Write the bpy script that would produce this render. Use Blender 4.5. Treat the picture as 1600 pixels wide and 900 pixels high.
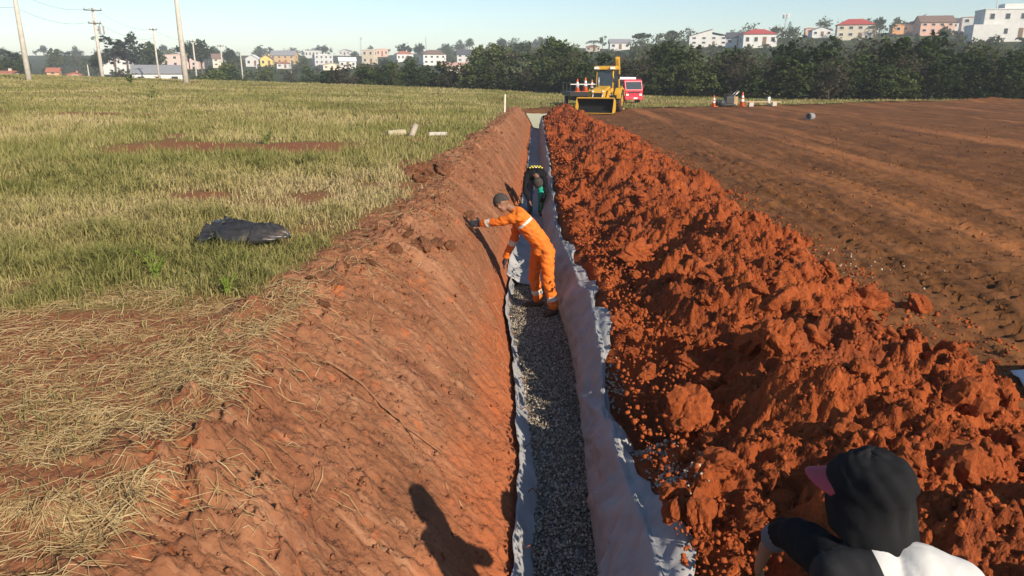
import bpy, bmesh, math, random
import numpy as np
from mathutils import Vector, Matrix
rad = math.radians
S = bpy.context.scene
COL = S.collection
for o in list(bpy.data.objects): bpy.data.objects.remove(o)
random.seed(7); RNG = np.random.default_rng(7)

# ------------------------------------------------------------------ camera
cam = bpy.data.cameras.new('camera'); cam.lens = 26.19; cam.sensor_width = 36
cam.clip_end = 5000; cam.clip_start = .05
camo = bpy.data.objects.new('camera', cam); COL.objects.link(camo)
camo.location = (0, 0, 2.4); camo.rotation_euler = (rad(90-16.28), 0, rad(1.654))
S.camera = camo
# ------------------------------------------------------------------ sky, sun, exposure
SUN_EL, SX, SY = rad(27), .66, -.75                       # sun stands to the right, behind the camera
w = bpy.data.worlds.new('World'); S.world = w; w.use_nodes = True
nt = w.node_tree; bg = nt.nodes['Background']
sky = nt.nodes.new('ShaderNodeTexSky'); sky.sky_type = 'NISHITA'; sky.sun_disc = False
sky.sun_elevation = SUN_EL; sky.sun_rotation = math.atan2(SX, SY)
sky.altitude = 100; sky.air_density = 1.0; sky.dust_density = .25; sky.ozone_density = 2.6
nt.links.new(sky.outputs[0], bg.inputs[0]); bg.inputs[1].default_value = .095
sl = bpy.data.lights.new('sun', 'SUN'); sl.energy = 4.6; sl.angle = rad(.53); sl.color = (1, .88, .72)
so = bpy.data.objects.new('sun', sl); COL.objects.link(so); so.location = (20, -25, 30)
n_ = math.hypot(SX, SY)
so.rotation_euler = Vector((-SX/n_*math.cos(SUN_EL), -SY/n_*math.cos(SUN_EL), -math.sin(SUN_EL))).to_track_quat('-Z', 'Y').to_euler()
S.view_settings.view_transform = 'Standard'; S.view_settings.look = 'None'
S.view_settings.exposure = .58; S.view_settings.gamma = 1; S.view_settings.use_curve_mapping = False

# ------------------------------------------------------------------ noise
def _perm(seed):
    p = np.random.default_rng(seed).permutation(256); return np.concatenate([p, p, p])
_P = {}
def perlin(x, y, seed=0):
    p = _P.setdefault(seed, _perm(seed))
    xi = np.floor(x).astype(int); yi = np.floor(y).astype(int); xf = x-xi; yf = y-yi
    xi &= 255; yi &= 255
    def g(ix, iy, dx, dy):
        a = p[p[ix & 255]+(iy & 255)]*(2*math.pi/256); return np.cos(a)*dx+np.sin(a)*dy
    u = xf**3*(xf*(xf*6-15)+10); v = yf**3*(yf*(yf*6-15)+10)
    a = g(xi, yi, xf, yf); b = g(xi+1, yi, xf-1, yf); c = g(xi, yi+1, xf, yf-1); d = g(xi+1, yi+1, xf-1, yf-1)
    return ((a*(1-u)+b*u)*(1-v)+(c*(1-u)+d*u)*v)*1.5
def fbm(x, y, octv=4, seed=0, gain=.5):
    x = np.asarray(x, float); y = np.asarray(y, float)
    r = 0; a = 1.
    for i in range(octv):
        r = r+a*perlin(x+17.3*i, y-9.1*i, seed+i); x = x*2.03; y = y*2.03; a *= gain
    return r
def lumps(x, y, cell, seed, keep=.6, hgt=.7):
    """height of half buried lumps scattered one per cell"""
    p = _P.setdefault(seed, _perm(seed)); X = x/cell; Y = y/cell
    X, Y = X+.34*fbm(X*1.6, Y*1.6, 3, seed+500, .65), Y+.34*fbm(X*1.6+9, Y*1.6, 3, seed+600, .65)
    xi = np.floor(X).astype(int); yi = np.floor(Y).astype(int); out = np.zeros_like(X)
    for dx in (-1, 0, 1):
        for dy in (-1, 0, 1):
            cx = xi+dx; cy = yi+dy
            h = p[p[cx & 255]+(cy & 255)]; h2 = p[h+77]; h3 = p[h2+31]; h4 = p[h3+5]
            px = cx+h/256.; py = cy+h2/256.; r = .22+.5*(h3/256.)**2
            d2 = ((X-px)**2+(Y-py)**2)/(r*r)
            b = np.sqrt(np.clip(1-d2, 0, 1))*r*cell*hgt*(h4 < keep*256)
            out = np.maximum(out, b)
    return out
def sstep(a, b, x):
    t = np.clip((x-a)/(b-a), 0, 1); return t*t*(3-2*t)

# ------------------------------------------------------------------ building helpers
def props(o, label=None, cat=None, group=None, kind=None):
    if label: o['label'] = label
    if cat: o['category'] = cat
    if group: o['group'] = group
    if kind: o['kind'] = kind
    return o
def thing(name, label, cat, loc=(0, 0, 0), rz=0, group=None):
    o = bpy.data.objects.new(name, None); COL.objects.link(o); o.empty_display_size = .2
    o.location = loc; o.rotation_euler = (0, 0, rz)
    return props(o, label, cat, group)
def link(name, me, mats, parent=None):
    if not isinstance(mats, (list, tuple)): mats = [mats]
    if me.materials.__len__() == 0:
        for m in mats: me.materials.append(m)
    o = bpy.data.objects.new(name, me); COL.objects.link(o); o.parent = parent
    return o
def npmesh(name, V, F, smooth=False, tint=None):
    V = np.asarray(V, np.float32); F = np.asarray(F, np.int32)
    me = bpy.data.meshes.new(name); n, k = F.shape
    me.vertices.add(len(V)); me.vertices.foreach_set('co', V.ravel())
    me.loops.add(n*k); me.loops.foreach_set('vertex_index', F.ravel())
    me.polygons.add(n); me.polygons.foreach_set('loop_start', np.arange(0, n*k, k, dtype=np.int32))
    if smooth: me.polygons.foreach_set('use_smooth', np.ones(n, bool))
    me.update(calc_edges=True)
    if tint is not None:
        a = me.attributes.new('tint', 'FLOAT', 'POINT'); a.data.foreach_set('value', np.asarray(tint, np.float32))
    return me
def gridfaces(nr, nc):
    i = np.arange(nr*nc).reshape(nr, nc)
    return np.stack([i[:-1, :-1], i[:-1, 1:], i[1:, 1:], i[1:, :-1]], -1).reshape(-1, 4)
class G:
    def __init__(s): s.v = []; s.f = []; s.m = []
    def add(s, V, F, mi=0):
        b = len(s.v); s.v += [tuple(v) for v in V]; s.f += [tuple(b+i for i in f) for f in F]; s.m += [mi]*len(F); return s
    def box(s, c, d, R=None, mi=0, taper=1.):
        V = []
        for z in (-1, 1):
            k = taper if z > 0 else 1
            for x, y in ((-1, -1), (1, -1), (1, 1), (-1, 1)):
                p = Vector((x*d[0]/2*k, y*d[1]/2*k, z*d[2]/2))
                if R: p = R @ p
                V.append(p+Vector(c))
        return s.add(V, [(3, 2, 1, 0), (4, 5, 6, 7), (0, 1, 5, 4), (1, 2, 6, 5), (2, 3, 7, 6), (3, 0, 4, 7)], mi)
    def tube(s, pts, rs, n=10, mi=0, caps=True):
        pts = [Vector(p) for p in pts]; V = []; F = []; prev = None
        for i, p in enumerate(pts):
            t = (pts[min(i+1, len(pts)-1)]-pts[max(i-1, 0)]).normalized()
            a = Vector((0, 0, 1)) if abs(t.z) < .9 else Vector((1, 0, 0))
            if prev is not None and (prev-t*prev.dot(t)).length > .1: u = (prev-t*prev.dot(t)).normalized()
            else: u = t.cross(a).normalized()
            prev = u; w_ = t.cross(u)
            r = rs[i] if isinstance(rs, (list, tuple)) else rs
            for k in range(n):
                q = 2*math.pi*k/n; V.append(p+(u*math.cos(q)+w_*math.sin(q))*r)
        for i in range(len(pts)-1):
            for k in range(n):
                F.append((i*n+k, i*n+(k+1) % n, (i+1)*n+(k+1) % n, (i+1)*n+k))
        if caps: F += [tuple(range(n))[::-1], tuple((len(pts)-1)*n+k for k in range(n))]
        return s.add(V, F, mi)
    def cyl(s, a, b, r0, r1=None, n=14, mi=0): return s.tube([a, b], [r0, r0 if r1 is None else r1], n, mi)
    def prism(s, poly, y0, y1, mi=0, axis='y'):
        n = len(poly); V = []
        for y in (y0, y1):
            for a, b in poly: V.append({'y': (a, y, b), 'x': (y, a, b), 'z': (a, b, y)}[axis])
        F = [tuple(range(n)), tuple(range(2*n-1, n-1, -1))]+[(i, i+n, (i+1) % n+n, (i+1) % n) for i in range(n)]
        return s.add(V, F, mi)
    def ell(s, c, r, n=12, m=8, mi=0, R=None):
        V = []; F = []
        for i in range(m+1):
            th = math.pi*i/m
            for k in range(n):
                ph = 2*math.pi*k/n
                p = Vector((r[0]*math.sin(th)*math.cos(ph), r[1]*math.sin(th)*math.sin(ph), r[2]*math.cos(th)))
                if R: p = R @ p
                V.append(p+Vector(c))
        for i in range(m):
            for k in range(n): F.append((i*n+k, (i+1)*n+k, (i+1)*n+(k+1) % n, i*n+(k+1) % n))
        return s.add(V, F, mi)
    def build(s, name, mats, parent=None, smooth=False, bevel=0):
        me = bpy.data.meshes.new(name); me.from_pydata(s.v, [], s.f)
        bm = bmesh.new(); bm.from_mesh(me); bmesh.ops.recalc_face_normals(bm, faces=bm.faces); bm.to_mesh(me); bm.free()
        if any(s.m): me.polygons.foreach_set('material_index', s.m)
        if smooth: me.polygons.foreach_set('use_smooth', [True]*len(me.polygons))
        o = link(name, me, mats, parent)
        if bevel:
            b = o.modifiers.new('bevel', 'BEVEL'); b.width = bevel; b.segments = 2; b.limit_method = 'ANGLE'; b.angle_limit = rad(35)
        return o
def copy_tree(o, parent=None):
    c = o.copy(); COL.objects.link(c); c.parent = parent
    for ch in list(o.children): copy_tree(ch, c)
    return c

# ------------------------------------------------------------------ materials
def hexc(r, g, b): return tuple(((c/255)/12.92 if c/255 <= .04045 else ((c/255+.055)/1.055)**2.4) for c in (r, g, b))+(1,)
def L4(c): return tuple(c)+((1,) if len(c) == 3 else ())
def mat(name, stops, scale=4, detail=6, rough=.9, bump=0, bscale=30, stretch=None, spec=.25, metal=0, bdet=5, nrough=.6, coat=0):
    m = bpy.data.materials.new(name); m.use_nodes = True; t = m.node_tree; N = t.nodes; K = t.links
    b = N['Principled BSDF']; b.inputs['Roughness'].default_value = rough; b.inputs['Metallic'].default_value = metal
    b.inputs['Specular IOR Level'].default_value = spec; b.inputs['Coat Weight'].default_value = coat
    tc = N.new('ShaderNodeTexCoord'); mp = N.new('ShaderNodeMapping'); K.new(tc.outputs['Object'], mp.inputs[0])
    if stretch: mp.inputs['Scale'].default_value = stretch
    nz = N.new('ShaderNodeTexNoise'); nz.inputs['Scale'].default_value = scale; nz.inputs['Detail'].default_value = detail
    nz.inputs['Roughness'].default_value = nrough; K.new(mp.outputs[0], nz.inputs[0])
    rp = N.new('ShaderNodeValToRGB'); K.new(nz.outputs[0], rp.inputs[0]); e = rp.color_ramp.elements
    while len(e) < len(stops): e.new(.5)
    for q, (p, c) in zip(e, stops): q.position = p; q.color = L4(c)
    K.new(rp.outputs[0], b.inputs['Base Color'])
    if bump:
        n2 = N.new('ShaderNodeTexNoise'); n2.inputs['Scale'].default_value = bscale; n2.inputs['Detail'].default_value = bdet
        K.new(mp.outputs[0], n2.inputs[0]); bp = N.new('ShaderNodeBump'); bp.inputs['Strength'].default_value = 1
        bp.inputs['Distance'].default_value = bump; K.new(n2.outputs[0], bp.inputs['Height']); K.new(bp.outputs[0], b.inputs['Normal'])
    return m
def flat(name, c, rough=.6, var=.15, **k):
    a = tuple(x*(1-var) for x in c[:3]); b = tuple(min(1, x*(1+var)) for x in c[:3])
    return mat(name, [(.3, a), (.7, b)], rough=rough, **k)
def layer(m, scale, lo, hi, col, stretch=None, fac=1., detail=5):
    """lay a second patchy colour over a material"""
    t = m.node_tree; N = t.nodes; K = t.links; b = N['Principled BSDF']; src = b.inputs['Base Color'].links[0].from_socket
    tc = N.new('ShaderNodeTexCoord'); mp = N.new('ShaderNodeMapping'); K.new(tc.outputs['Object'], mp.inputs[0])
    mp.inputs['Location'].default_value = (scale*3.1, 5.7, 1.3)
    if stretch: mp.inputs['Scale'].default_value = stretch
    nz = N.new('ShaderNodeTexNoise'); nz.inputs['Scale'].default_value = scale; nz.inputs['Detail'].default_value = detail
    nz.inputs['Roughness'].default_value = .62; K.new(mp.outputs[0], nz.inputs[0])
    mr = N.new('ShaderNodeMapRange'); mr.inputs[1].default_value = lo; mr.inputs[2].default_value = hi; mr.inputs[4].default_value = fac
    K.new(nz.outputs[0], mr.inputs[0]); mx = N.new('ShaderNodeMix'); mx.data_type = 'RGBA'
    K.new(mr.outputs[0], mx.inputs[0]); K.new(src, mx.inputs[6]); mx.inputs[7].default_value = L4(col); K.new(mx.outputs[2], b.inputs['Base Color'])
    return m
def tintmat(name, stops, trans=.35, rough=.7):
    m = bpy.data.materials.new(name); m.use_nodes = True; t = m.node_tree; N = t.nodes; K = t.links
    N.remove(N['Principled BSDF']); out = N['Material Output']
    at = N.new('ShaderNodeAttribute'); at.attribute_name = 'tint'
    rp = N.new('ShaderNodeValToRGB'); K.new(at.outputs['Fac'], rp.inputs[0]); e = rp.color_ramp.elements
    while len(e) < len(stops): e.new(.5)
    for q, (p, c) in zip(e, stops): q.position = p; q.color = L4(c)
    d = N.new('ShaderNodeBsdfDiffuse'); tr = N.new('ShaderNodeBsdfTranslucent'); mx = N.new('ShaderNodeMixShader'); mx.inputs[0].default_value = trans
    K.new(rp.outputs[0], d.inputs[0]); K.new(rp.outputs[0], tr.inputs[0]); K.new(d.outputs[0], mx.inputs[1]); K.new(tr.outputs[0], mx.inputs[2])
    K.new(mx.outputs[0], out.inputs[0]); return m
def zlayer(m, z0, z1, col, fac):
    """a differently coloured stratum of soil below z0, fading out at z1"""
    t = m.node_tree; N = t.nodes; K = t.links; b = N['Principled BSDF']; src = b.inputs['Base Color'].links[0].from_socket
    tc = N.new('ShaderNodeTexCoord'); sx = N.new('ShaderNodeSeparateXYZ'); K.new(tc.outputs['Object'], sx.inputs[0])
    nz = N.new('ShaderNodeTexNoise'); nz.inputs['Scale'].default_value = 1.7; nz.inputs['Detail'].default_value = 5; K.new(tc.outputs['Object'], nz.inputs[0])
    ad = N.new('ShaderNodeMath'); ad.operation = 'MULTIPLY_ADD'; K.new(nz.outputs[0], ad.inputs[0]); ad.inputs[1].default_value = -.7; K.new(sx.outputs[2], ad.inputs[2])
    mr = N.new('ShaderNodeMapRange'); mr.inputs[1].default_value = z0-.35; mr.inputs[2].default_value = z1-.35; mr.inputs[3].default_value = fac; mr.inputs[4].default_value = 0
    K.new(ad.outputs[0], mr.inputs[0]); mx = N.new('ShaderNodeMix'); mx.data_type = 'RGBA'
    K.new(mr.outputs[0], mx.inputs[0]); K.new(src, mx.inputs[6]); mx.inputs[7].default_value = L4(col); K.new(mx.outputs[2], b.inputs['Base Color']); return m
def attrmix(m, col, name='tint', nscale=14):
    t = m.node_tree; N = t.nodes; K = t.links; b = N['Principled BSDF']; src = b.inputs['Base Color'].links[0].from_socket
    at = N.new('ShaderNodeAttribute'); at.attribute_name = name; mx = N.new('ShaderNodeMix'); mx.data_type = 'RGBA'; mx.clamp_factor = True
    K.new(at.outputs['Fac'], mx.inputs[0]); K.new(src, mx.inputs[6]); mx.inputs[7].default_value = L4(col); K.new(mx.outputs[2], b.inputs['Base Color']); return m
def leafmat(name, c0, c1, trans=.3):
    m = bpy.data.materials.new(name); m.use_nodes = True; t = m.node_tree; N = t.nodes; K = t.links
    N.remove(N['Principled BSDF']); out = N['Material Output']
    oi = N.new('ShaderNodeObjectInfo'); tc = N.new('ShaderNodeTexCoord')
    nz = N.new('ShaderNodeTexNoise'); nz.inputs['Scale'].default_value = 1.3; nz.inputs['Detail'].default_value = 4; K.new(tc.outputs['Object'], nz.inputs[0])
    ad = N.new('ShaderNodeMath'); ad.operation = 'MULTIPLY_ADD'; K.new(oi.outputs['Random'], ad.inputs[0]); ad.inputs[1].default_value = .5
    sb = N.new('ShaderNodeMath'); sb.operation = 'SUBTRACT'; K.new(nz.outputs[0], sb.inputs[0]); sb.inputs[1].default_value = .25; K.new(sb.outputs[0], ad.inputs[2])
    mc = N.new('ShaderNodeMix'); mc.data_type = 'RGBA'; mc.clamp_factor = True
    K.new(ad.outputs[0], mc.inputs[0]); mc.inputs[6].default_value = L4(c0); mc.inputs[7].default_value = L4(c1)
    d = N.new('ShaderNodeBsdfDiffuse'); tr = N.new('ShaderNodeBsdfTranslucent'); mx = N.new('ShaderNodeMixShader'); mx.inputs[0].default_value = trans
    K.new(mc.outputs[2], d.inputs[0]); K.new(mc.outputs[2], tr.inputs[0]); K.new(d.outputs[0], mx.inputs[1]); K.new(tr.outputs[0], mx.inputs[2])
    K.new(mx.outputs[0], out.inputs[0]); return m

m_spoil = mat('loose_red_soil', [(.25, (.155, .039, .014)), (.5, (.265, .060, .017)), (.75, (.355, .09, .026))], scale=2.2, bump=.03, bscale=38, bdet=10, spec=.1, rough=1)
layer(m_spoil, 1.1, .52, .72, (.20, .06, .028), fac=.75)
layer(m_spoil, 9, .6, .75, (.52, .16, .05), fac=.6)
m_clod = mat('clod_soil', [(.25, (.20, .05, .016)), (.55, (.32, .076, .022)), (.8, (.40, .115, .04))], scale=5, bump=.01, bscale=28, bdet=7, spec=.1, rough=1)
m_bank = mat('cut_bank_soil', [(.25, (.13, .056, .029)), (.5, (.23, .096, .047)), (.75, (.315, .142, .074))], scale=1.6, bump=.035, bscale=17, bdet=8, spec=.1, rough=1, detail=8, nrough=.68)
layer(m_bank, 1.0, .50, .66, (.34, .165, .088), stretch=(.6, 2.2, 1), fac=.55)
layer(m_bank, .9, .55, .7, (.17, .065, .034), fac=.65)
layer(m_bank, 5, .58, .72, (.44, .115, .035), fac=.7)
layer(m_bank, 3.2, .56, .68, (.40, .215, .12), stretch=(.35, 3.2, .6), fac=.5)
layer(m_bank, 14, .6, .72, (.11, .045, .026), stretch=(.6, 1.4, 1), fac=.6)
m_field = mat('graded_brown_soil', [(.25, (.085, .036, .014)), (.5, (.15, .062, .022)), (.75, (.21, .09, .033))], scale=.9, bump=.03, bscale=9, bdet=8, spec=.1, rough=1, detail=8, stretch=(1, .6, 1))
layer(m_field, 6, .56, .74, (.055, .022, .014), stretch=(.5, 1, 1), fac=.7)
layer(m_field, .5, .5, .66, (.33, .13, .047), stretch=(1.6, .07, 1), fac=.85)
layer(m_field, .8, .56, .7, (.07, .03, .016), stretch=(1.3, .12, 1), fac=.5)
m_turf = mat('turf_ground', [(.25, (.10, .085, .03)), (.5, (.19, .15, .055)), (.75, (.27, .20, .085))], scale=1.2, bump=.03, bscale=20, spec=.05, rough=1, detail=8)
layer(m_turf, .12, .45, .62, (.15, .17, .045), fac=.7)
zlayer(m_bank, -.62, -.25, (.36, .105, .04), .7)
attrmix(m_turf, (.25, .10, .05))
m_hill = mat('hill_ground', [(.3, (.03, .045, .018)), (.7, (.08, .09, .035))], scale=.05, rough=1, spec=.05)
m_grass = tintmat('grass_blades', [(0, (.15, .16, .045)), (.35, (.27, .25, .085)), (.65, (.40, .34, .14)), (1, (.52, .41, .22))])
m_straw = tintmat('dry_straw', [(0, (.16, .095, .045)), (.5, (.34, .235, .11)), (1, (.54, .42, .23))], trans=.15)
m_gravel = tintmat('crushed_stone', [(0, (.11, .09, .068)), (.5, (.26, .215, .165)), (1, (.54, .47, .37))], trans=0)
m_gbase = mat('gravel_base', [(.3, (.10, .10, .10)), (.7, (.22, .22, .21))], scale=60, bump=.01, bscale=60, rough=1)
m_fabric = mat('grey_geotextile', [(.3, (.27, .268, .265)), (.6, (.35, .348, .345)), (.8, (.44, .435, .43))], scale=3, bump=.004, bscale=22, rough=.85, spec=.15)
layer(m_fabric, 2.2, .54, .74, (.30, .22, .17), fac=.3)
m_root = mat('dry_root', [(.3, (.16, .07, .035)), (.7, (.30, .15, .08))], scale=20, bump=.004, bscale=50)
m_rust = flat('rusty_steel', (.20, .08, .045), .8, .3, scale=30)
m_leafA = leafmat('leaf_dark', (.024, .042, .016), (.08, .11, .038))
m_leafB = leafmat('leaf_mid', (.045, .07, .022), (.13, .16, .056))
m_leafC = leafmat('leaf_light', (.065, .095, .028), (.17, .20, .075))
m_leafD = leafmat('leaf_greybrown', (.055, .05, .035), (.13, .115, .075))
m_leafE = leafmat('leaf_bluish', (.03, .05, .03), (.08, .10, .06))
m_leafW = leafmat('leaf_flowering', (.10, .13, .06), (.38, .38, .26))
m_bark = mat('bark', [(.3, (.06, .045, .032)), (.7, (.17, .13, .10))], scale=6, bump=.02, bscale=12, rough=1)
m_conc = mat('concrete', [(.3, (.40, .36, .31)), (.7, (.58, .53, .47))], scale=3, bump=.003, bscale=30)

# ------------------------------------------------------------------ lie of the land
def f_gl(Y): return np.interp(Y, [0, 4, 5.5, 7.8, 9.9, 12, 23, 45], [0, 0, .04, -.12, -.35, -.30, -.12, -.05])
def f_gr(Y): return np.interp(Y, [0, 5, 7, 9, 10.5, 13, 20, 45], [.5, .5, .54, .5, .38, .25, .3, .38])
def f_lip(Y): return np.interp(Y, [0, 3.6, 5, 7, 9, 10.5, 13, 20, 45], [.76, .76, .69, .72, .76, .6, .45, .47, .5])+.03*perlin(np.asarray(Y)*1.3, np.asarray(Y)*0+.5, 3)
def f_lipz(Y):
    Y = np.asarray(Y, float)
    return -.29+.05*perlin(Y*.9, Y*0+2.5, 5)-.36*np.exp(-((Y-6.25)/.7)**2)-.1*np.exp(-((Y-9.6)/.35)**2)
def f_rim(Y):
    Y = np.asarray(Y, float)
    return np.interp(Y, [0, 4, 6, 8, 10, 14, 20, 28, 36, 46], [-1.72, -1.72, -1.85, -1.7, -1.55, -1.65, -1.4, -1.15, -.95, -.7])+.13*fbm(Y*.7, Y*0+.3, 3, 11)
def z_left(X, Y):
    X = np.asarray(X, float); Y = np.asarray(Y, float)
    z = .6-.28*sstep(38, 82, Y)+.028*np.maximum(0, -X-7)*sstep(10, 60, Y)+.05*fbm(X*.35, Y*.35, 3, 21)
    e = np.interp(X, [-6, -1.5, 2, 5, 16, 24, 28, 40, 75], [46.2, 46.6, 48.5, 50, 54.5, 59, 62.5, 63.5, 64])
    q = sstep(-5, -1, X)*sstep(38, 45.5, Y); z = z*(1-q)+q*(.03+(z-.2)*.6*sstep(1, 25, Y-e)+.0*X)
    return z-.9*sstep(92, 112, Y)
def bank_z(X, Y):
    X = np.asarray(X, float); Y = np.asarray(Y, float)
    b = f_gl(Y)-.02; r = f_rim(Y); zr = z_left(r, Y)
    s = np.clip((b-X)/(b-r), 0, 1)
    p = np.interp(Y, [0, 4, 7, 9, 10.2, 11.5, 14, 20, 46], [1.2, 1.22, 1.35, 1.9, 2.5, 2.0, 1.5, 1.3, 1.25])
    zz = -.93+(zr+.93)*(1-(1-s)**p)
    z = np.where(X < r, z_left(X, Y), zz)
    fl = np.clip(sstep(0, .1, s), 0, 1)*(1-sstep(.25, .7, r-X))
    sk = Y+.3*X
    z = z+fl*(.03*fbm(X*1.1, Y*1.3, 3, 31)+.016*fbm(X*1.7, sk*7, 4, 33)+.016*(1-2*np.abs(perlin(X*.9, sk*6.5, 36)))*(.4+perlin(X*.8, Y*.8, 37))+.020*fbm(X*9, Y*11, 5, 35, .68))
    top = np.exp(-((s-.93)/.16)**2)*fl
    z = z+top*(.6*lumps(X, Y, .34, 41, .3, .5)+.8*lumps(X, Y, .13, 43, .5, .7))
    z = z+fl*(.8*lumps(X+4, Y, .5, 47, .08, .4)+.8*lumps(X, Y+3, .16, 45, .16, .5)+.012*fbm(X*26, Y*26, 3, 49, .7))
    return z
def f_heapr(Y): return 3.75+.25*fbm(np.asarray(Y)*.5, np.asarray(Y)*0+4, 3, 51)-.9*sstep(20, 42, np.asarray(Y, float))
def spoil_z(X, Y):
    X = np.asarray(X, float); Y = np.asarray(Y, float)
    l = f_lip(Y); lz = f_lipz(Y); r = f_heapr(Y); s = np.clip((X-l)/(r-l), 0, 1.2)
    prof = np.interp(s, [0, .07, .2, .4, .62, .8, 1, 1.2], [0, .16, .42, .80, 1, .74, .30, -.05])
    top = .29+.09*fbm(Y*.6, Y*0+7, 2, 53)
    z = lz+(top-lz)*prof
    e = sstep(0, .1, s)*(1-sstep(.98, 1.12, s))
    big = fbm(X*.85, Y*.8, 3, 55)
    z = z+e*(.20*big+.10*(1-2*np.abs(perlin(X*1.9, Y*1.7, 57)))*.8)
    z = z+e*(.7*lumps(X, Y, .6, 61, .28, .55)+.8*lumps(X+1, Y, .24, 63, .30, .75)+.9*lumps(X, Y+2, .10, 65, .45, .9))
    z = z+e*(.9*lumps(X, Y, .045, 67, .6, 1.)+.05*fbm(X*5, Y*5, 6, 69, .68)+.02*(1-2*np.abs(perlin(X*7, Y*7, 68))))
    z = z-.62*np.exp(-(((X-1.2)/.5)**2+((Y-5.8)/.7)**2))-.25*np.exp(-(((X-1.6)/.5)**2+((Y-8.8)/.6)**2))
    return z
def field_z(X, Y):
    X = np.asarray(X, float); Y = np.asarray(Y, float)
    z = .04*fbm(X*.5, Y*.35, 3, 71)+.026*fbm(X*1.8, Y*3.6, 4, 73, .62)+.026*fbm(X*6, Y*9, 3, 75)
    f = 1-sstep(14, 34, Y)
    for xc, sl_, ph in ((4.35, .01, 0), (5.05, .012, 1), (6.3, .03, 2), (7.2, .034, 3), (8.9, .02, .5), (10.1, .02, .7)):
        d = (X-xc-sl_*Y*2-.25*np.sin(Y*.12+ph))/.26
        z = z+np.where(np.abs(d) < 1, f*(-.02+.034*np.sign(np.sin(2*math.pi*(Y/.21+.55*np.abs(d)+ph)))*(1-d*d)), 0)
    z = z+.22*sstep(44.8, 45.8, Y)*(1-sstep(46, 48.5, Y))*np.exp(-((X-1.0)/1.9)**2)*(1+.8*fbm(X*2, Y*2, 3, 77))
    z = z+.35*np.exp(-(((X-36.5)/2.8)**2+((Y-62)/.8)**2))*(1+.5*fbm(X*2, Y*2, 2, 79))
    return z+.5*lumps(X, Y, .35, 81, .18, .5)*(1-sstep(0, 4, X-4.5))
def dirt_edge(X):
    X = np.asarray(X, float)
    return np.interp(X, [-6, -1.5, 2, 5, 16, 24, 28, 40, 75], [46.2, 46.6, 48.5, 50, 54.5, 59, 62.5, 63.5, 64])+.5*fbm(X*.6, X*0+1, 3, 83)
KH = 1.6
def hill_z(X, Y):
    X = np.asarray(X, float); Y = np.asarray(Y, float); t = X/np.maximum(Y, 1); y = np.minimum(Y/KH, np.interp(t, [-.4, 0, .1, .3, .6], [372, 350, 232, 203, 192]))
    h = np.interp(t, [-.7, -.2, 0, .116, .2, .6, 1], [.022, .022, .04, .06, .075, .11, .12])*np.maximum(0, y-75)
    h = h+np.interp(t, [0, .1], [.026, 0])*np.maximum(0, y-250)
    z = 2.4+KH*(h-2.4)
    return z+(-.4-z)*(1-sstep(92, 125, Y))-.35
def in_grass(X, Y):
    return ((X < f_rim(Y)-.2) & (Y < 46.4)) | (Y > dirt_edge(X))

def rows(y0, y1, k, mn):
    r = [y0]
    while r[-1] < y1: r.append(r[-1]+max(mn, k*abs(r[-1])))
    return np.array(r)
def sheet(name, xs, ys, zf, m, mask=None, smooth=True):
    X, Y = np.meshgrid(xs, ys); Z = zf(X, Y); F = gridfaces(len(ys), len(xs))
    V = np.stack([X, Y, Z], -1).reshape(-1, 3)
    if mask is not None: F = F[mask(V[F[:, 0], 0]+V[F[:, 2], 0], V[F[:, 0], 1]+V[F[:, 2], 1])]
    return props(link(name, npmesh(name, V, F, smooth), m), kind='structure')

# bank cut into the higher meadow
ys = rows(.6, 47, .0045, .013); u = np.concatenate([np.linspace(0, 1, 120), 1+np.linspace(.02, .5, 22)])
b_ = f_gl(ys)-.02; r_ = f_rim(ys)
X = b_[:, None]+(r_-b_)[:, None]*u[None]; Y = np.repeat(ys[:, None], len(u), 1)
Z = bank_z(X, Y); Z[:, -5:] -= .05
bank = props(link('excavation_bank', npmesh('excavation_bank', np.stack([X, Y, Z], -1).reshape(-1, 3), gridfaces(len(ys), len(u))[:, ::-1], True), m_bank), kind='structure')
def bare(X, Y):
    b = np.exp(-(((X+7.2)/2.9)**4+((Y-18.2)/1.25)**4))*1.5+np.exp(-(((X+5.0)/.8)**2+((Y-10.7)/.55)**2))*1.2+np.exp(-(((X+3.2)/.7)**2+((Y-10.6)/.8)**2))
    b = b+.9*np.exp(-(((X+3.1)/.5)**2+((Y-20.2)/.6)**2))+.8*np.exp(-(((X+2.6)/.5)**2+((Y-8.2)/.7)**2))+np.exp(-(((X+17)/3)**2+((Y-30)/.7)**2))
    b = b+.75*sstep(.45, .8, fbm(X*.35, Y*.45, 3, 153))
    edge = 5.55+.35*fbm(X*1.1, Y*0+2, 3, 151)
    b = b+1.15*(1-sstep(edge-.35, edge+.1, Y))*(X > -9)
    b = b+.95*(1-sstep(.1, .75, f_rim(Y)-X))*(Y < 46)
    return np.clip(b, 0, 1.2)
# meadow
xs = np.concatenate([-rows(1.0, 190, .03, .09)[::-1], np.arange(-.95, 30, .3), rows(30.2, 130, .04, .4)])
grass_ground = sheet('meadow_ground', xs, rows(.4, 114, .012, .12), lambda x, y: z_left(x, y)+.012, m_turf,
                     lambda a, b: in_grass(a/2, b/2))
co = np.empty(len(grass_ground.data.vertices)*3, np.float32); grass_ground.data.vertices.foreach_get('co', co); co = co.reshape(-1, 3).astype(float)
grass_ground.data.attributes.new('tint', 'FLOAT', 'POINT').data.foreach_set('value', np.clip(bare(co[:, 0], co[:, 1])*.9, 0, 1).astype(np.float32))
# graded playing field
xs = np.concatenate([np.arange(-4, 2.6, .25), rows(2.6, 90, .011, .022)])
dirt = sheet('dirt_field', xs, rows(.4, 72, .0085, .018), field_z, m_field, lambda a, b: (a/2 > 2.6) | (b/2 > 44.8))
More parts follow.
